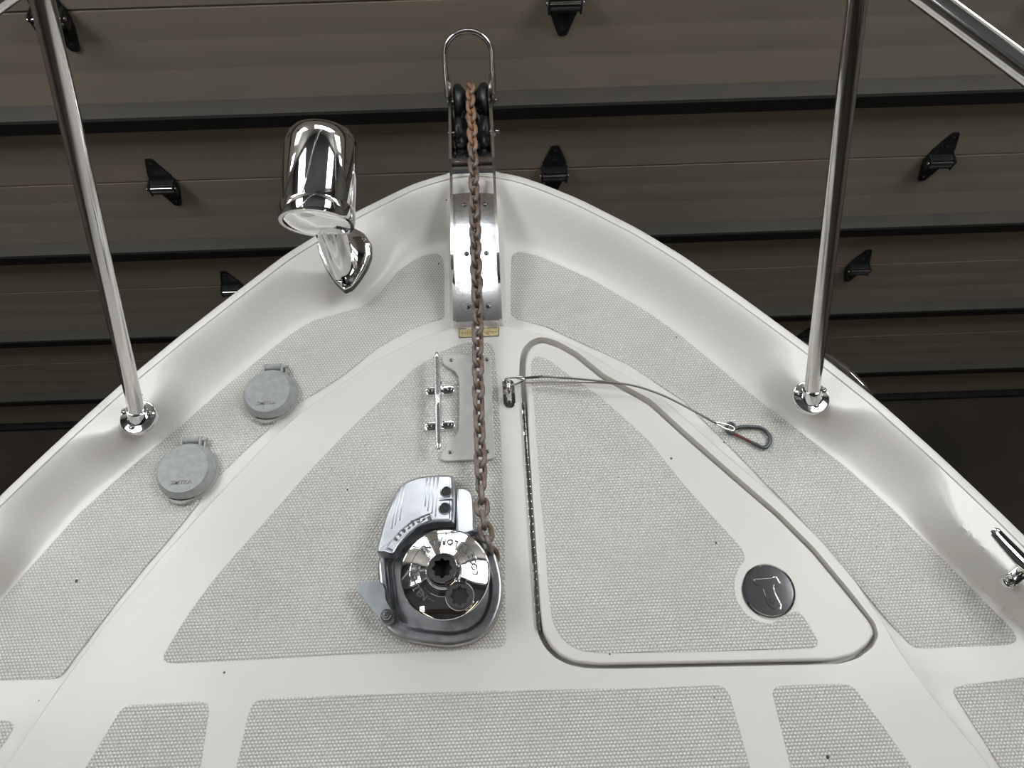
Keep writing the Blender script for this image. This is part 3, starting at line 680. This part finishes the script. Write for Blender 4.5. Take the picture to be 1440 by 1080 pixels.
# starboard cleat, at the right edge of the picture
zc_ = ZC
cleat(P(1397, 744, 0.095), P(1512, 862, 0.095), [(P(1420, 817, zc_ + 0.007), P(1450, 793, zc_ + 0.007)), (P(1462, 856, zc_ + 0.007), P(1492, 832, zc_ + 0.007))], zc_, 0.090, 'chrome cleat on the right gunwale, cut by the right edge of the photo', 0.0108, chunky=1.25)
PL = [(622,500),(640,499),(665,499),(687,499),(690,502),(692,540),(694,600),(696,640),(694,645),(688,646.5),(660,647.5),(625,648.5),(619,646),(619.5,640),(628,626),(643,610),(645.5,602),(645.5,570),(645,530),(640,523),(624,513),(622,509)]
bm = B(); a = outline(PL, ZN + 0.005, 0.0022, 0.0015); slab(bm, a, [(0, ZN - 0.0006), (0, ZN + 0.0045), (0.0004, ZN + 0.0054), (0.0014, ZN + 0.006)])
bp = obj('backing_plate', bm, WHITEPL, None, angle=30); origin_to(bp, P(665, 575, ZN)); tag(bp, 'white plastic plate with a cut-out left side, screwed flat under the chain', 'plate')
for px, py in ((634.5, 506.5), (685, 505.5), (633, 636), (685.5, 635)): screw(bp, P(px, py, ZN + 0.006), 0.0034)

# ================================================================== WINDLASS
WC = P(629, 826, ZN)
wl = empty('anchor_windlass', WC, 'polished aluminium anchor windlass with a chrome drum cap', 'windlass')
BASE = [(530,790),(533,820),(536,850),(538,878),(548,893),(570,901),(600,907),(635,910),(668,903),(694,882),(706,850),(708,820),(703,796),(697,775),(688,750),(668,742),(640,740),(590,745),(545,765)]
zb = ZN
a = outline(BASE, zb + 0.014, 0.008, 0.002); bm = B()
slab(bm, offset(a, -0.0005), [(0, zb), (0, zb + 0.003)]); setmat(bm, 0, 1); n0 = len(bm.faces)
slab(bm, a, [(0.001, zb + 0.003), (-0.0005, zb + 0.004), (0, zb + 0.013), (0.001, zb + 0.0165), (0.0028, zb + 0.0182), (0.006, zb + 0.0188), (0.013, zb + 0.0182), (0.0155, zb + 0.0165), (0.018, zb + 0.008), (0.021, zb + 0.006)])
for f_ in list(bm.faces)[n0:]: f_.material_index = 0
obj('base', bm, [ALU_DARK, GASKET], wl, angle=45)
ZCAP = 0.105                                           # rim height of the drum cap
DC = P(625.5, 806, ZCAP); RC = 0.0600
# gypsy and lower flange under the cap
bm = B(); c = Vector((DC.x, DC.y, 0))
lathe(bm, [(0.050, zb + 0.014), (0.052, zb + 0.030), (0.050, zb + 0.034), (0.036, zb + 0.040), (0.034, zb + 0.046), (0.036, zb + 0.052), (0.050, zb + 0.058), (0.054, zb + 0.061), (0.054, zb + 0.066), (0.03, zb + 0.068)], c, seg=48)
for k in range(5):
    t = 2 * PI * k / 5 + 0.3; box(bm, c + Vector((0.043 * math.cos(t), 0.043 * math.sin(t), zb + 0.046)), (0.012, 0.007, 0.018), Matrix.Rotation(t, 3, 'Z'), bevel=0.0015)
obj('chain_gypsy', bm, ALU_DARK, wl, angle=35, label='dark chain wheel under the cap')
# drum cap
cone = [(RC * 0.80, -0.012), (RC * 0.97, -0.010), (RC, -0.007), (RC, -0.002), (RC * 0.985, 0.0), (RC * 0.95, 0.0015), (RC * 0.765, 0.0056), (RC * 0.758, 0.0050), (RC * 0.535, 0.0099), (RC * 0.527, 0.0106), (RC * 0.40, 0.0136), (RC * 0.36, 0.0165), (RC * 0.335, 0.0220), (RC * 0.325, 0.0340), (RC * 0.305, 0.0370), (RC * 0.235, 0.0375)]
def star(r, n=8, k=0.80, m=64):
    return [r * (k + (1 - k) * (0.5 + 0.5 * math.cos(n * 2 * PI * i / m))) for i in range(m)]
def socket(bm, c, r_out, r_in, z, depth, seg=64):
    """flat rim from r_out in to an eight-point star hole, walls and floor coloured near-black for the shade inside"""
    st = star(r_in, m=seg); A, Bv, C_ = [], [], []
    for i in range(seg):
        t = 2 * PI * i / seg; e = Vector((math.cos(t), math.sin(t), 0))
        A.append(bm.verts.new(c + e * r_out + Vector((0, 0, z)))); Bv.append(bm.verts.new(c + e * st[i] + Vector((0, 0, z)))); C_.append(bm.verts.new(c + e * st[i] + Vector((0, 0, z - depth))))
    fs = []
    for i in range(seg):
        j = (i + 1) % seg; bm.faces.new((A[i], A[j], Bv[j], Bv[i])); f1 = bm.faces.new((Bv[i], Bv[j], C_[j], C_[i])); f1.material_index = 1
    f2 = bm.faces.new(C_); f2.material_index = 1
bm = B(); lathe(bm, cone, DC, seg=64, cap0=True, cap1=False); socket(bm, DC, RC * 0.235, RC * 0.215, 0.0375, 0.018); cap = obj('drum_cap', bm, [CHROME, HOLE_SHADE], wl, angle=25)
bm = B(); sc = P(646.5, 838, ZCAP + 0.0160)
lathe(bm, [(0.0185, -0.012), (0.0188, 0.0), (0.0178, 0.0012), (0.0150, 0.0008)], sc, seg=64, cap1=False); socket(bm, sc, 0.0150, 0.0122, 0.0008, 0.0022)
obj('lever_socket', bm, [CHROME, HOLE_SHADE], cap, angle=25)
bm = B(); tl = math.atan2(0.0049, RC * 0.223); tz = DC + Vector((0, 0, 0.0064))
arc_text(bm, 'LOOSEN', tz, RC * 0.735, math.radians(-4), math.radians(11), 0.0118, 0.0009, tl)
arc_text(bm, 'LOFRANS', tz, RC * 0.735, math.radians(67), math.radians(11.2), 0.0118, 0.0009, tl)
arc_text(bm, 'TIGHTEN', tz, RC * 0.735, math.radians(165), math.radians(10.5), 0.0118, 0.0009, tl)
for a0 in (-14, 243):
    a = math.radians(a0); e = Vector((math.cos(a), math.sin(a), 0)); tn = Vector((-e.y, e.x, 0)); sgn = 1 if a0 < 0 else 1
    flat_text(bm, '>', tz + e * RC * 0.66 + tn * 0.005 * sgn - Vector((0, 0, -0.0006)), tn, -e, 0.008, 0.0005)
    box(bm, tz + e * RC * 0.64 + Vector((0, 0, 0.0008)), (0.0010, 0.010, 0.0008), Matrix((e, tn, Vector((0, 0, 1)))).transposed())
obj('lettering', bm, LETTER, cap, smooth=False, label='raised lettering round the drum cap')
# housing over the drum
ZH = 0.098
HOUS = [(527,774),(530,760),(535,742),(541,722),(548,705),(556,689),(562,681),(572,674),(586,669),(601,666.5),(620,665.5),(636,666),(638.5,670),(639,690),(639,712),(638,733),(634,734.5),(613,735),(600,737),(585,743),(575,750),(567,758),(560,769),(556,777),(548,779.5),(529,778.5)]
hc = P(628, 806, ZH)
def crown(x, y): return -0.30 * (y - (hc.y + 0.045)) - 0.05 * (hc.x - x)
def PH(px, py):
    z = ZH
    for _ in range(4): q = P(px, py, z); z = ZH + crown(q.x, q.y)
    return q
def drape(bm):
    for v in bm.verts: v.co.z += crown(v.co.x, v.co.y)
    return bm
hz = gauss(resample(np.array([PH(x, y)[:2] for x, y in HOUS]), 0.0012, True), 1.5, True)
bm = B(); slab(bm, hz, [(0.0008, zb + 0.036), (-0.0006, zb + 0.040), (0, ZH - 0.014), (0.0008, ZH - 0.007), (0.002, ZH - 0.0032), (0.004, ZH - 0.0010), (0.0062, ZH)]); drape(bm)
hou = obj('housing', bm, ALU, wl, angle=28, label='bright ribbed aluminium cover')
def ribbed(x0, y0, x1, y1, w=2.6):
    bm = B(); a, b = PH(x0, y0), PH(x1, y1); a.z = b.z = ZH; d_ = (b - a).normalized(); s_ = Vector((-d_.y, d_.x, 0)); w_ = w * 0.001 / 2
    box(bm, (a + b) / 2 + Vector((0, 0, 0.0001)), (2 * w_, (b - a).length, 0.0022), Matrix((s_, d_, Vector((0, 0, 1)))).transposed(), bevel=0.0006)
    drape(bm); obj('rib', bm, ALU, hou, angle=30)
for q in ((600.5, 672, 597.5, 712), (605.5, 671, 601.5, 718), (611, 671, 607, 722), (616, 671, 612, 726), (568.5, 681, 561.5, 732), (563.5, 685, 555, 738), (558, 693, 550, 744)): ribbed(*q)
# name plate arc with raised border and the word
bm = B(); arcr0, arcr1 = 0.0905, 0.0765
def arc_pt(deg, r): return (hc.x + r * math.cos(math.radians(deg)), hc.y + r * math.sin(math.radians(deg)))
AO = [arc_pt(t, arcr0 - 0.001) for t in np.linspace(104, 158, 30)] + [arc_pt(t, arcr1 + 0.001) for t in np.linspace(158, 104, 30)]
ao = gauss(resample(np.array(AO), 0.0012, True), 1.2, True)
loops = []
for o_, z in ((0, ZH - 0.0005), (0, ZH + 0.0014), (0.0008, ZH + 0.0018), (0.0018, ZH + 0.0014), (0.0020, ZH + 0.0003)): 
    q = offset(ao, o_); loops.append([bm.verts.new((p[0], p[1], z)) for p in q])
for u_, v_ in zip(loops, loops[1:]):
    for k in range(len(ao)): bm.faces.new((u_[k], u_[(k + 1) % len(ao)], v_[(k + 1) % len(ao)], v_[k]))
bm.faces.new(loops[-1]); drape(bm); obj('name_plate', bm, ALU, hou, angle=30)
bm = B(); arc_text(bm, 'Progress 1', Vector((hc.x, hc.y, ZH + 0.0008)), 0.0882, math.radians(107), math.radians(5.3), 0.0115, 0.0008); drape(bm)
obj('lettering', bm, LETTER, hou, smooth=False, label='raised word on the name plate')
for (px, py, r) in ((627.5, 691.5, 0.0072), (625.5, 715, 0.0078)):
    p = PH(px, py); p.z = ZH; bm = B(); lathe(bm, [(r + 0.0016, -0.002), (r + 0.0016, 0.0012), (r + 0.0006, 0.0022), (r, 0.0018), (r * 0.97, 0.0004), (0, 0.0004)], p, seg=28, cap0=False, cap1=False)
    for f_ in bm.faces:
        c_ = f_.calc_center_median(); 
        if (Vector((c_.x, c_.y)) - Vector((p.x, p.y))).length < r * 0.98: f_.material_index = 1  # near-black disc inside the collar, coloured to look like a deep hole
    n0 = len(bm.faces); lathe(bm, [(r * 0.7, 0.0004), (r * 0.5, 0.0010), (0, 0.0010)], p, seg=6, cap0=False, cap1=False)
    setmat(bm, n0, 1); drape(bm)
    obj('bolt_recess', bm, [ALU, HOLE_SHADE], hou)
bm = B(); a, b = PH(617, 702), PH(638, 701); a.z = b.z = ZH; box(bm, (a + b) / 2 + Vector((0, 0, 0.0006)), ((b - a).length, 0.0035, 0.003), bevel=0.001); drape(bm); obj('rib', bm, ALU, hou)
# side cover right of the housing
SIDE = [(641,682),(650,681.5),(656,683),(662,688),(665,697),(666.5,720),(667,748),(655,752),(641,748),(640,715)]
bm = B(); a = outline(SIDE, 0.070, 0.002, 0.0015); slab(bm, a, [(0, zb + 0.030), (0, 0.070), (0.0006, 0.0755), (0.0014, 0.0773), (0.0024, 0.078)]); drape(bm); so = obj('side_cover', bm, ALU, wl, angle=30)
bm = B(); a, b = P(642.5, 686, 0.065), P(644, 745, 0.070); a.z = b.z = 0.078; box(bm, (a + b) / 2, (0.003, (b - a).length, 0.0025), bevel=0.0008); drape(bm); obj('rib', bm, ALU, so)
# chain outlet wall right of the drum, back wall left of it
bm = B(); q = line([(533,782),(536,812),(540,840),(545,862)], 0.06, 0.003, 0.003); w = 0.007
a = np.vstack([q, (q + np.array([w, 0.001]))[::-1]]); slab(bm, a, [(0, zb + 0.015), (0, 0.052), (0.001, 0.056), (0.002, 0.057)]); obj('guard_wall', bm, ALU_DARK, wl)
# brake lever with its pivot bolt
LEV = [(503,828),(504,822),(509,818.5),(520,817),(532,817),(538,820),(542,828),(543,843),(548,852),(554,862),(555,872),(548,878),(539,877),(533,870),(520,854),(505,835)]
bm = B(); a = outline(LEV, 0.062, 0.0015, 0.0012); slab(bm, a, [(0, 0.052), (0, 0.0605), (0.0006, 0.0616), (0.0014, 0.062)], cap_bottom=True)
lev = obj('brake_lever', bm, mat('matt_grey_lever', (0.42, 0.45, 0.47), 0.42, 0.9, noise=(60, (0.33, 0.36, 0.38), 0.4, 0.7)), wl, angle=30)
pv = P(544.5, 866, 0.062); bm = B(); lathe(bm, [(0.0125, -0.034), (0.0125, -0.012)], pv, seg=30); obj('pivot_post', bm, ALU_DARK, wl)
bm = B(); lathe(bm, [(0.0092, 0), (0.0092, 0.0012), (0.0088, 0.0016)], pv, seg=26); lathe(bm, [(0.0066, 0.0014), (0.0066, 0.0060), (0.0058, 0.0070)], pv, seg=6); lathe(bm, [(0.0034, 0.006), (0.0034, 0.0105), (0.0028, 0.0115), (0, 0.0118)], pv, seg=18, cap1=False); obj('pivot_nut', bm, STEEL, lev, angle=30)

# ================================================================== FOOT SWITCHES
def foot_switch(px, py, R, label):
    """px, py: centre of the lid's flat top; R: outer radius"""
    zb_ = 0.0011; zt_ = 0.024; c = P(px, py, zt_); root = empty('foot_switch', (c.x, c.y, zb_), label, 'switch', 'foot switches on the left side deck')
    c0 = Vector((c.x, c.y, zb_))
    bm = B(); lathe(bm, [(R, 0), (R, 0.0025), (R * 0.985, 0.0040), (R * 0.97, 0.0060), (R * 0.93, 0.0064)], c0, seg=64); obj('base_ring', bm, GREYRIM, root, angle=30)
    bm = B(); lathe(bm, [(R * 0.90, 0.0072), (R * 0.965, 0.0074), (R * 0.97, 0.0100), (R * 0.95, 0.0140), (R * 0.83, zt_ - zb_ - 0.001), (R * 0.81, zt_ - zb_), (R * 0.4, zt_ - zb_ + 0.0004), (0, zt_ - zb_ + 0.0004)], c0, seg=64, cap1=False)
    lid_ = obj('lid', bm, GREYPL, root, angle=20)
    bm = B(); flat_text(bm, 'SIMTRA', c + Vector((0, -R * 0.52, 0.0009)), (1, 0.03, 0), (0, 1, 0), 0.0085, 0.0007, 1.15); obj('lettering', bm, GREYRIM, lid_, smooth=False)
    # thumb tab at the aft side
    bm = B(); t = np.array([(c0.x + R * 0.98 * math.cos(a), c0.y + R * 0.98 * math.sin(a)) for a in np.radians(np.linspace(-118, -66, 14))] + [(c0.x + R * 0.36 * math.cos(a) - 0.003, c0.y - R * 0.86 + R * 0.26 * math.sin(a)) for a in np.radians(np.linspace(-10, -170, 12))])
    slab(bm, gauss(resample(t, 0.0015, True), 1.0, True), [(0, zb_ + 0.004), (0, zb_ + 0.0085), (0.0008, zb_ + 0.0095)]); obj('thumb_tab', bm, GREYRIM, root, angle=30)
    # hinge lugs and pin at the forward side
    hx, hy = c0.x + 0.004, c0.y + R * 1.10
    for sx, sy, sz in ((-0.0165, 0.021, 0.013), (0.0125, 0.021, 0.013), (0.019, 0.017, 0.009)):
        bm = B(); box(bm, (hx + sx, hy - 0.006, zb_ + 0.002 + sz / 2), (0.004, sy, sz), bevel=0.0015); obj('hinge_lug', bm, GREYRIM, root)
    bm = B(); lathe(bm, [(0.0054, -0.0145), (0.0058, -0.013), (0.0058, 0.009), (0.0054, 0.0105)], (hx, hy, zb_ + 0.0105), (1, 0, 0), 18); lathe(bm, [(0.0030, -0.019), (0.0030, 0.022)], (hx, hy, zb_ + 0.0105), (1, 0, 0), 12); obj('hinge_pin', bm, GREYPL, root)
foot_switch(376, 550, 0.0440, 'round grey foot switch with closed lid, upper right of the pair near the centre deck')
foot_switch(257, 659, 0.0465, 'round grey foot switch with closed lid, lower left of the pair below the rail base')

# ================================================================== SEARCHLIGHT
zl = ZC - 0.001
lamp = empty('search_light', (LAMP.x, LAMP.y, zl), 'chrome can-shaped search light on a teardrop foot at the left gunwale', 'lamp')
FT = [(484,407.5),(470,394),(458,376),(449,355),(446.5,342),(450,330),(460,322),(478,318),(497,320),(512,328),(521,342),(521,358),(515,374),(504,391),(494,403)]
bm = B(); a = outline(FT, zl + 0.004, 0.002, 0.0015)
slab(bm, offset(a, -0.001), [(0, zl - 0.008), (0, zl + 0.0012)]); setmat(bm, 0, 1); n0 = len(bm.faces)
slab(bm, a, [(0, zl + 0.0012), (0, zl + 0.0035), (0.0008, zl + 0.0048), (0.003, zl + 0.0054), (0.008, zl + 0.0060), (0.009, zl + 0.0075)])
for f_ in list(bm.faces)[n0:]: f_.material_index = 0
foot = obj('foot_plate', bm, [CHROME, RUBBER], lamp, angle=40)
for px, py in ((452.5, 338), (512, 336), (481.5, 399)): screw(foot, P(px, py, zl + 0.0055), 0.0034, name='screw')
Lc = P(445.5, 313, 0.185); axd = Vector((0.06, 0.93, 0.24)).normalized(); Rb = 0.0555
bm = B(); rows = []; c0, c1 = P(482, 362, zl + 0.006), Lc + axd * 0.035
for i in range(15):
    s = i / 14; c = c0.lerp(c1, s); c.y += -0.012 * math.sin(PI * s) * 0.6; rx = 0.0215 + 0.004 * (1 - s) ** 3; ry = 0.028 * (1 - s) ** 1.2 + 0.019
    rows.append([bm.verts.new(c + Vector((rx * math.cos(t), ry * math.sin(t) * (1.0), 0))) for t in np.linspace(0, 2 * PI, 32, endpoint=False)])
for p, q in zip(rows, rows[1:]):
    for k in range(32): bm.faces.new((p[k], p[(k + 1) % 32], q[(k + 1) % 32], q[k]))
obj('stem', bm, CHROME, lamp, angle=60)
bm = B(); LB = 0.150
lathe(bm, [(Rb * 0.90, -0.002), (Rb * 1.0, -0.002), (Rb * 1.03, 0.001), (Rb * 1.03, 0.018), (Rb * 1.02, 0.021), (Rb * 0.985, 0.0215), (Rb * 0.985, 0.0235), (Rb, 0.025), (Rb, LB - 0.032), (Rb * 0.985, LB - 0.024), (Rb * 0.93, LB - 0.014), (Rb * 0.83, LB - 0.006), (Rb * 0.65, LB - 0.001), (0, LB + 0.001)], Lc, axd, 72, cap0=False, cap1=False)
body = obj('lamp_housing', bm, CHROME, lamp, angle=32)
bm = B(); lathe(bm, [(Rb * 0.90, -0.0005), (Rb * 0.80, 0.010), (Rb * 0.6, 0.022), (Rb * 0.3, 0.030), (0.006, 0.032), (0.006, 0.012), (0.004, 0.010), (0, 0.010)], Lc, axd, 56, cap0=False, cap1=False); obj('reflector', bm, REFL, body, angle=50)
bm = B(); lathe(bm, [(Rb * 0.90, -0.0022), (Rb * 0.88, -0.0030), (Rb * 0.5, -0.0070), (0, -0.0085)], Lc, axd, 56, cap0=False, cap1=False); lathe(bm, [(Rb * 0.90, -0.0010), (Rb * 0.5, -0.0055), (0, -0.0070)], Lc, axd, 56, cap0=False, cap1=False); obj('lens', bm, GLASS, body, angle=60)
bm = B()
for sx in (-0.006, 0.006): box(bm, Lc + basis(axd) @ Vector((sx, 0.012, 0.008)), (0.003, 0.004, 0.014), basis(axd), bevel=0.0008)
obj('bulb_holder', bm, STEEL, body)

# ================================================================== BOW RAIL
rl = empty('bow_rail', (XC, STAN_R.y, ZC), 'polished stainless bow rail on two slanting stanchions', 'rail')
zs = ZC - 0.001
def stanchion(base_px, top_px, ztop, screws, ext):
    b = P(*base_px, zs + 0.006); t = P(*top_px, ztop); d_ = (t - b); lo, hi = 1.0, 1.6
    for _ in range(30):                                   # how far the stanchion runs on before it meets the rail
        mid_ = (lo + hi) / 2; q = M @ (np.array(b + d_ * mid_) - np.array([0, 0, H]))
        if 540 + F * q[1] / q[2] > ext: lo = mid_
        else: hi = mid_
    e = b + d_ * lo
    bm = B(); tube(bm, [b - d_.normalized() * 0.004, b + d_ * 0.5, e], 0.0117, 24); st = obj('stanchion', bm, STEEL, rl, angle=60)
    fl = P(base_px[0], base_px[1] + 1, zs + 0.003)
    bm = B(); lathe(bm, [(0.0278, -0.004), (0.0278, 0.0015), (0.0268, 0.0032), (0.0250, 0.0040), (0.0175, 0.0046), (0.0155, 0.0056), (0.0140, 0.0090)], (fl.x, fl.y, zs), seg=56)
    dn_ = d_.normalized(); lathe(bm, [(0.0150, -0.006), (0.0148, 0.010), (0.0140, 0.0135), (0.0112, 0.0145)], b, dn_, 32); fo_ = obj('base_flange', bm, CHROME, st, angle=32)
    for q in screws: screw(st, P(*q, zs + 0.0045), 0.0050)
    return e
JL = stanchion((194, 585), (59.5, 0), 0.60, ((175, 578.5), (210, 581), (186, 600)), -44)
JR = stanchion((1141, 557), (1205.5, 0), 0.53, ((1125.5, 554), (1158, 548.5), (1147.5, 569.5)), -72)
R1, L1 = P(1440, 96, JR.z - 0.01), P(-35, 18, JL.z - 0.005)
dR = (R1 - JR).normalized(); dL = (L1 - JL).normalized()
railpts = [R1 + dR * 1.0, R1 + dR * 0.4, R1, JR, JR - dR * 0.10, Vector((XC + 0.10, 1.03, JR.z + 0.02)), Vector((XC, 1.07, (JR.z + JL.z) / 2 + 0.02)), Vector((XC - 0.10, 1.03, JL.z + 0.02)), JL - dL * 0.10, JL, L1, L1 + dL * 0.4, L1 + dL * 1.0]
bm = B(); tube(bm, catmull(railpts, 12), 0.0127, 24); obj('top_rail', bm, STEEL, rl, angle=60)

# ================================================================== PAD EYE, LANYARD AND SNAP HOOK
ez_ = ZT
pe = empty('pad_eye', P(716, 556, ez_), 'small stainless pad eye between the chain and the hatch corner', 'pad eye')
bm = B(); c_, d2 = P(715, 542, ez_), P(716.5, 566, ez_); dr = (d2 - c_).normalized(); sd = Vector((-dr.y, dr.x, 0))
a = np.array([tuple((c_ if t0 > 0 else d2) [:2]) for t0 in ()]) if False else np.array([((d2 if k == 0 else c_) + (dr * math.cos(t) + sd * math.sin(t)) * 0.0098 * (1 if k == 0 else -1))[:2] for k in (0, 1) for t in np.linspace(-PI / 2, PI / 2, 14)])
slab(bm, a, [(0, ez_), (0, ez_ + 0.0022), (0.0008, ez_ + 0.003)]); obj('eye_plate', bm, STEEL, pe, angle=35)
bm = B(); m_ = (c_ + d2) / 2; hl = (d2 - c_).length / 2 - 0.001
tube(bm, [m_ + dr * (hl * math.cos(t)) + Vector((0, 0, 0.003 + 0.029 * math.sin(t) ** 0.8)) for t in np.linspace(0.0, PI, 22)], 0.0036, 14); obj('eye_loop', bm, STEEL, pe, angle=60)
for q in (c_, d2): pass
# wire lanyard: thimble eye, ferrule, long rope, second ferrule and eye
ln = empty('wire_lanyard', P(735, 532, 0.05), 'thin steel wire lanyard crossing the hatch from the pad eye to the snap hook', 'lanyard')
wp = [P(737, 531.5, 0.050), P(760, 530, 0.052), P(795, 531.5, 0.053), P(840, 535.5, 0.052), P(890, 542, 0.049), P(930, 555, 0.044), P(965, 572, 0.038), P(990, 586, 0.028), P(1004, 594, 0.016)]
bm = B(); tube(bm, catmull(wp, 8), 0.0018, 8); obj('wire', bm, WIRE, ln, angle=60)
wt = [P(738, 538, 0.046), P(752, 538, 0.044), P(765, 537, 0.043), P(800, 537.5, 0.045), P(845, 538.5, 0.048), P(875, 541, 0.049)]
bm = B(); tube(bm, catmull(wt, 8), 0.0015, 8); obj('wire_tail', bm, WIRE_OLD, ln, angle=60, label='pale coated return strand')
def teardrop(a, b, w, r, m, name, parent, n=26, flat=None):
    """pointed eye: point at a, round end at b"""
    ax_ = b - a; L_ = ax_.length; ax_.normalize(); s_ = flat if flat is not None else Vector((0, 0, 1)).cross(ax_).normalized(); pts_ = []
    for k in range(n):
        t = 2 * PI * k / n; u = 0.5 - 0.5 * math.cos(t); pts_.append(a + ax_ * (L_ * u) + s_ * (w * math.sin(t) * (0.35 + 0.65 * u)))
    bm = B(); tube(bm, pts_, r, 10, closed=True); return obj(name, bm, m, parent, angle=60)
teardrop(P(738, 534, 0.050), P(707, 538, 0.052), 0.0085, 0.0017, STEEL, 'thimble_eye', ln, flat=Vector((0.1, 0.75, 0.6)).normalized())
bm = B(); q = [P(727, 531, 0.051), P(733, 531, 0.051), P(737, 531.5, 0.050)]; tube(bm, q, 0.0032, 12); obj('ferrule', bm, STEEL, ln); bm = B(); q = [P(1002, 593, 0.017), P(1008, 596, 0.014)]; tube(bm, q, 0.0028, 12); obj('ferrule', bm, STEEL, ln)
bm = B(); tube(bm, [P(738, 531.5, 0.0505), P(763, 529.6, 0.052)], 0.0020, 10); obj('sleeve', bm, INK, ln)
teardrop(P(1004, 594, 0.016), P(1033, 604, 0.0115), 0.0052, 0.0016, STEEL, 'thimble_eye', ln)
sh = empty('snap_hook', P(1050, 612, 0.002), 'dark pear-shaped snap hook lying on the right side tread panel', 'snap hook')
zk = 0.0060
HK = [(1032,600),(1027,595),(1022.5,598),(1023,604),(1028,607),(1034,603),(1040,600.5),(1052,600),(1066,601),(1074,604),(1081,611),(1083,618),(1081,625),(1076,629.5),(1069,628),(1062,624.5),(1057,622.5)]
bm = B(); tube(bm, catmull([P(x, y, zk) for x, y in HK[5:]], 6), 0.0030, 12); obj('hook_body', bm, SNAP, sh, angle=60)
bm = B(); tube(bm, catmull([P(x, y, zk) for x, y in ((1034,603),(1032,598),(1027,595),(1022.5,598),(1022,604),(1026,609),(1031,610))], 6), 0.0028, 12); obj('hook_eye', bm, SNAP, sh, angle=60)
bm = B(); tube(bm, [P(1029, 608.5, zk), P(1045, 616, zk), P(1059, 623, zk)], [0.0026, 0.0024, 0.0026], 12); obj('gate', bm, SNAPRED, sh, angle=60, label='rusty red gate')

# ================================================================== HATCH LATCH
lz = ZL + 0.0004; lc = P(1081, 830.5, lz + 0.002); RL = 0.0375
lt = empty('hatch_latch', (lc.x, lc.y, lz), 'round chrome flush latch with a T-shaped pull set in the hatch lid', 'latch')
bm = B(); lathe(bm, [(RL, -0.001), (RL, 0.0012), (RL * 0.975, 0.0024), (RL * 0.93, 0.0028), (RL * 0.90, 0.0024)], (lc.x, lc.y, lz), seg=72, cap0=True, cap1=False)
# dished face with a T-shaped opening
T = [(1058,817),(1057,815),(1059,813.5),(1075,812.5),(1091,811),(1093,812.5),(1095,818),(1099,821.5),(1098,824),(1090,823.5),(1088,826),(1090,834),(1096,846),(1099,852),(1097,857),(1091,859),(1084,857),(1078,850),(1074,840),(1071,828),(1068,825),(1062,825),(1060,822)]
ta = outline(T, lz, 0.0012, 0.0008)
ring_o = np.array([(lc.x + RL * 0.90 * math.cos(t), lc.y + RL * 0.90 * math.sin(t)) for t in np.linspace(0, 2 * PI, 72, endpoint=False)])
allp = [Vector((float(p[0]), float(p[1]))) for p in np.vstack([ring_o, ta])]; n1, n2 = len(ring_o), len(ta)
ed = [(i, (i + 1) % n1) for i in range(n1)] + [(n1 + i, n1 + (i + 1) % n2) for i in range(n2)]
v2, _, f2, _, _, _ = geometry.delaunay_2d_cdt(allp, ed, [], 0, 1e-6)
cc = np.array([[sum(v2[i][0] for i in f_) / 3, sum(v2[i][1] for i in f_) / 3] for f_ in f2]); inn = inside(cc, ta)
vv = [bm.verts.new((v[0], v[1], lz + 0.0024)) for v in v2]
for f_, b_ in zip(f2, inn):
    if not b_ and len(f_) == 3:
        try: bm.faces.new([vv[i] for i in f_])
        except ValueError: pass
n0 = len(bm.faces); q0 = [bm.verts.new((p[0], p[1], lz + 0.0024)) for p in ta]; q1 = [bm.verts.new((p[0], p[1], lz + 0.0006)) for p in offset(ta, 0.0003)]
for k in range(n2): bm.faces.new((q0[k], q0[(k + 1) % n2], q1[(k + 1) % n2], q1[k]))
bm.faces.new(q1); 
obj('latch_plate', bm, CHROME, lt, angle=25)
th = gauss(resample(offset(ta, 0.0013), 0.0008, True), 1.6, True); bm = B(); slab(bm, th, [(0, lz + 0.0008), (0, lz + 0.0026), (0.00025, lz + 0.0030), (0.0006, lz + 0.0032)])
tb = obj('pull_handle', bm, CHROME, lt, angle=30)
p = P(1085.5, 845, lz + 0.0032); bm = B(); lathe(bm, [(0.0036, 0.0), (0.0034, 0.0004), (0.0030, 0.0004), (0.0028, -0.0002), (0, -0.0003)], p, seg=20, cap0=False, cap1=False); setmat(bm, 0, 0); obj('key_cylinder', bm, HOLE_SHADE, tb)
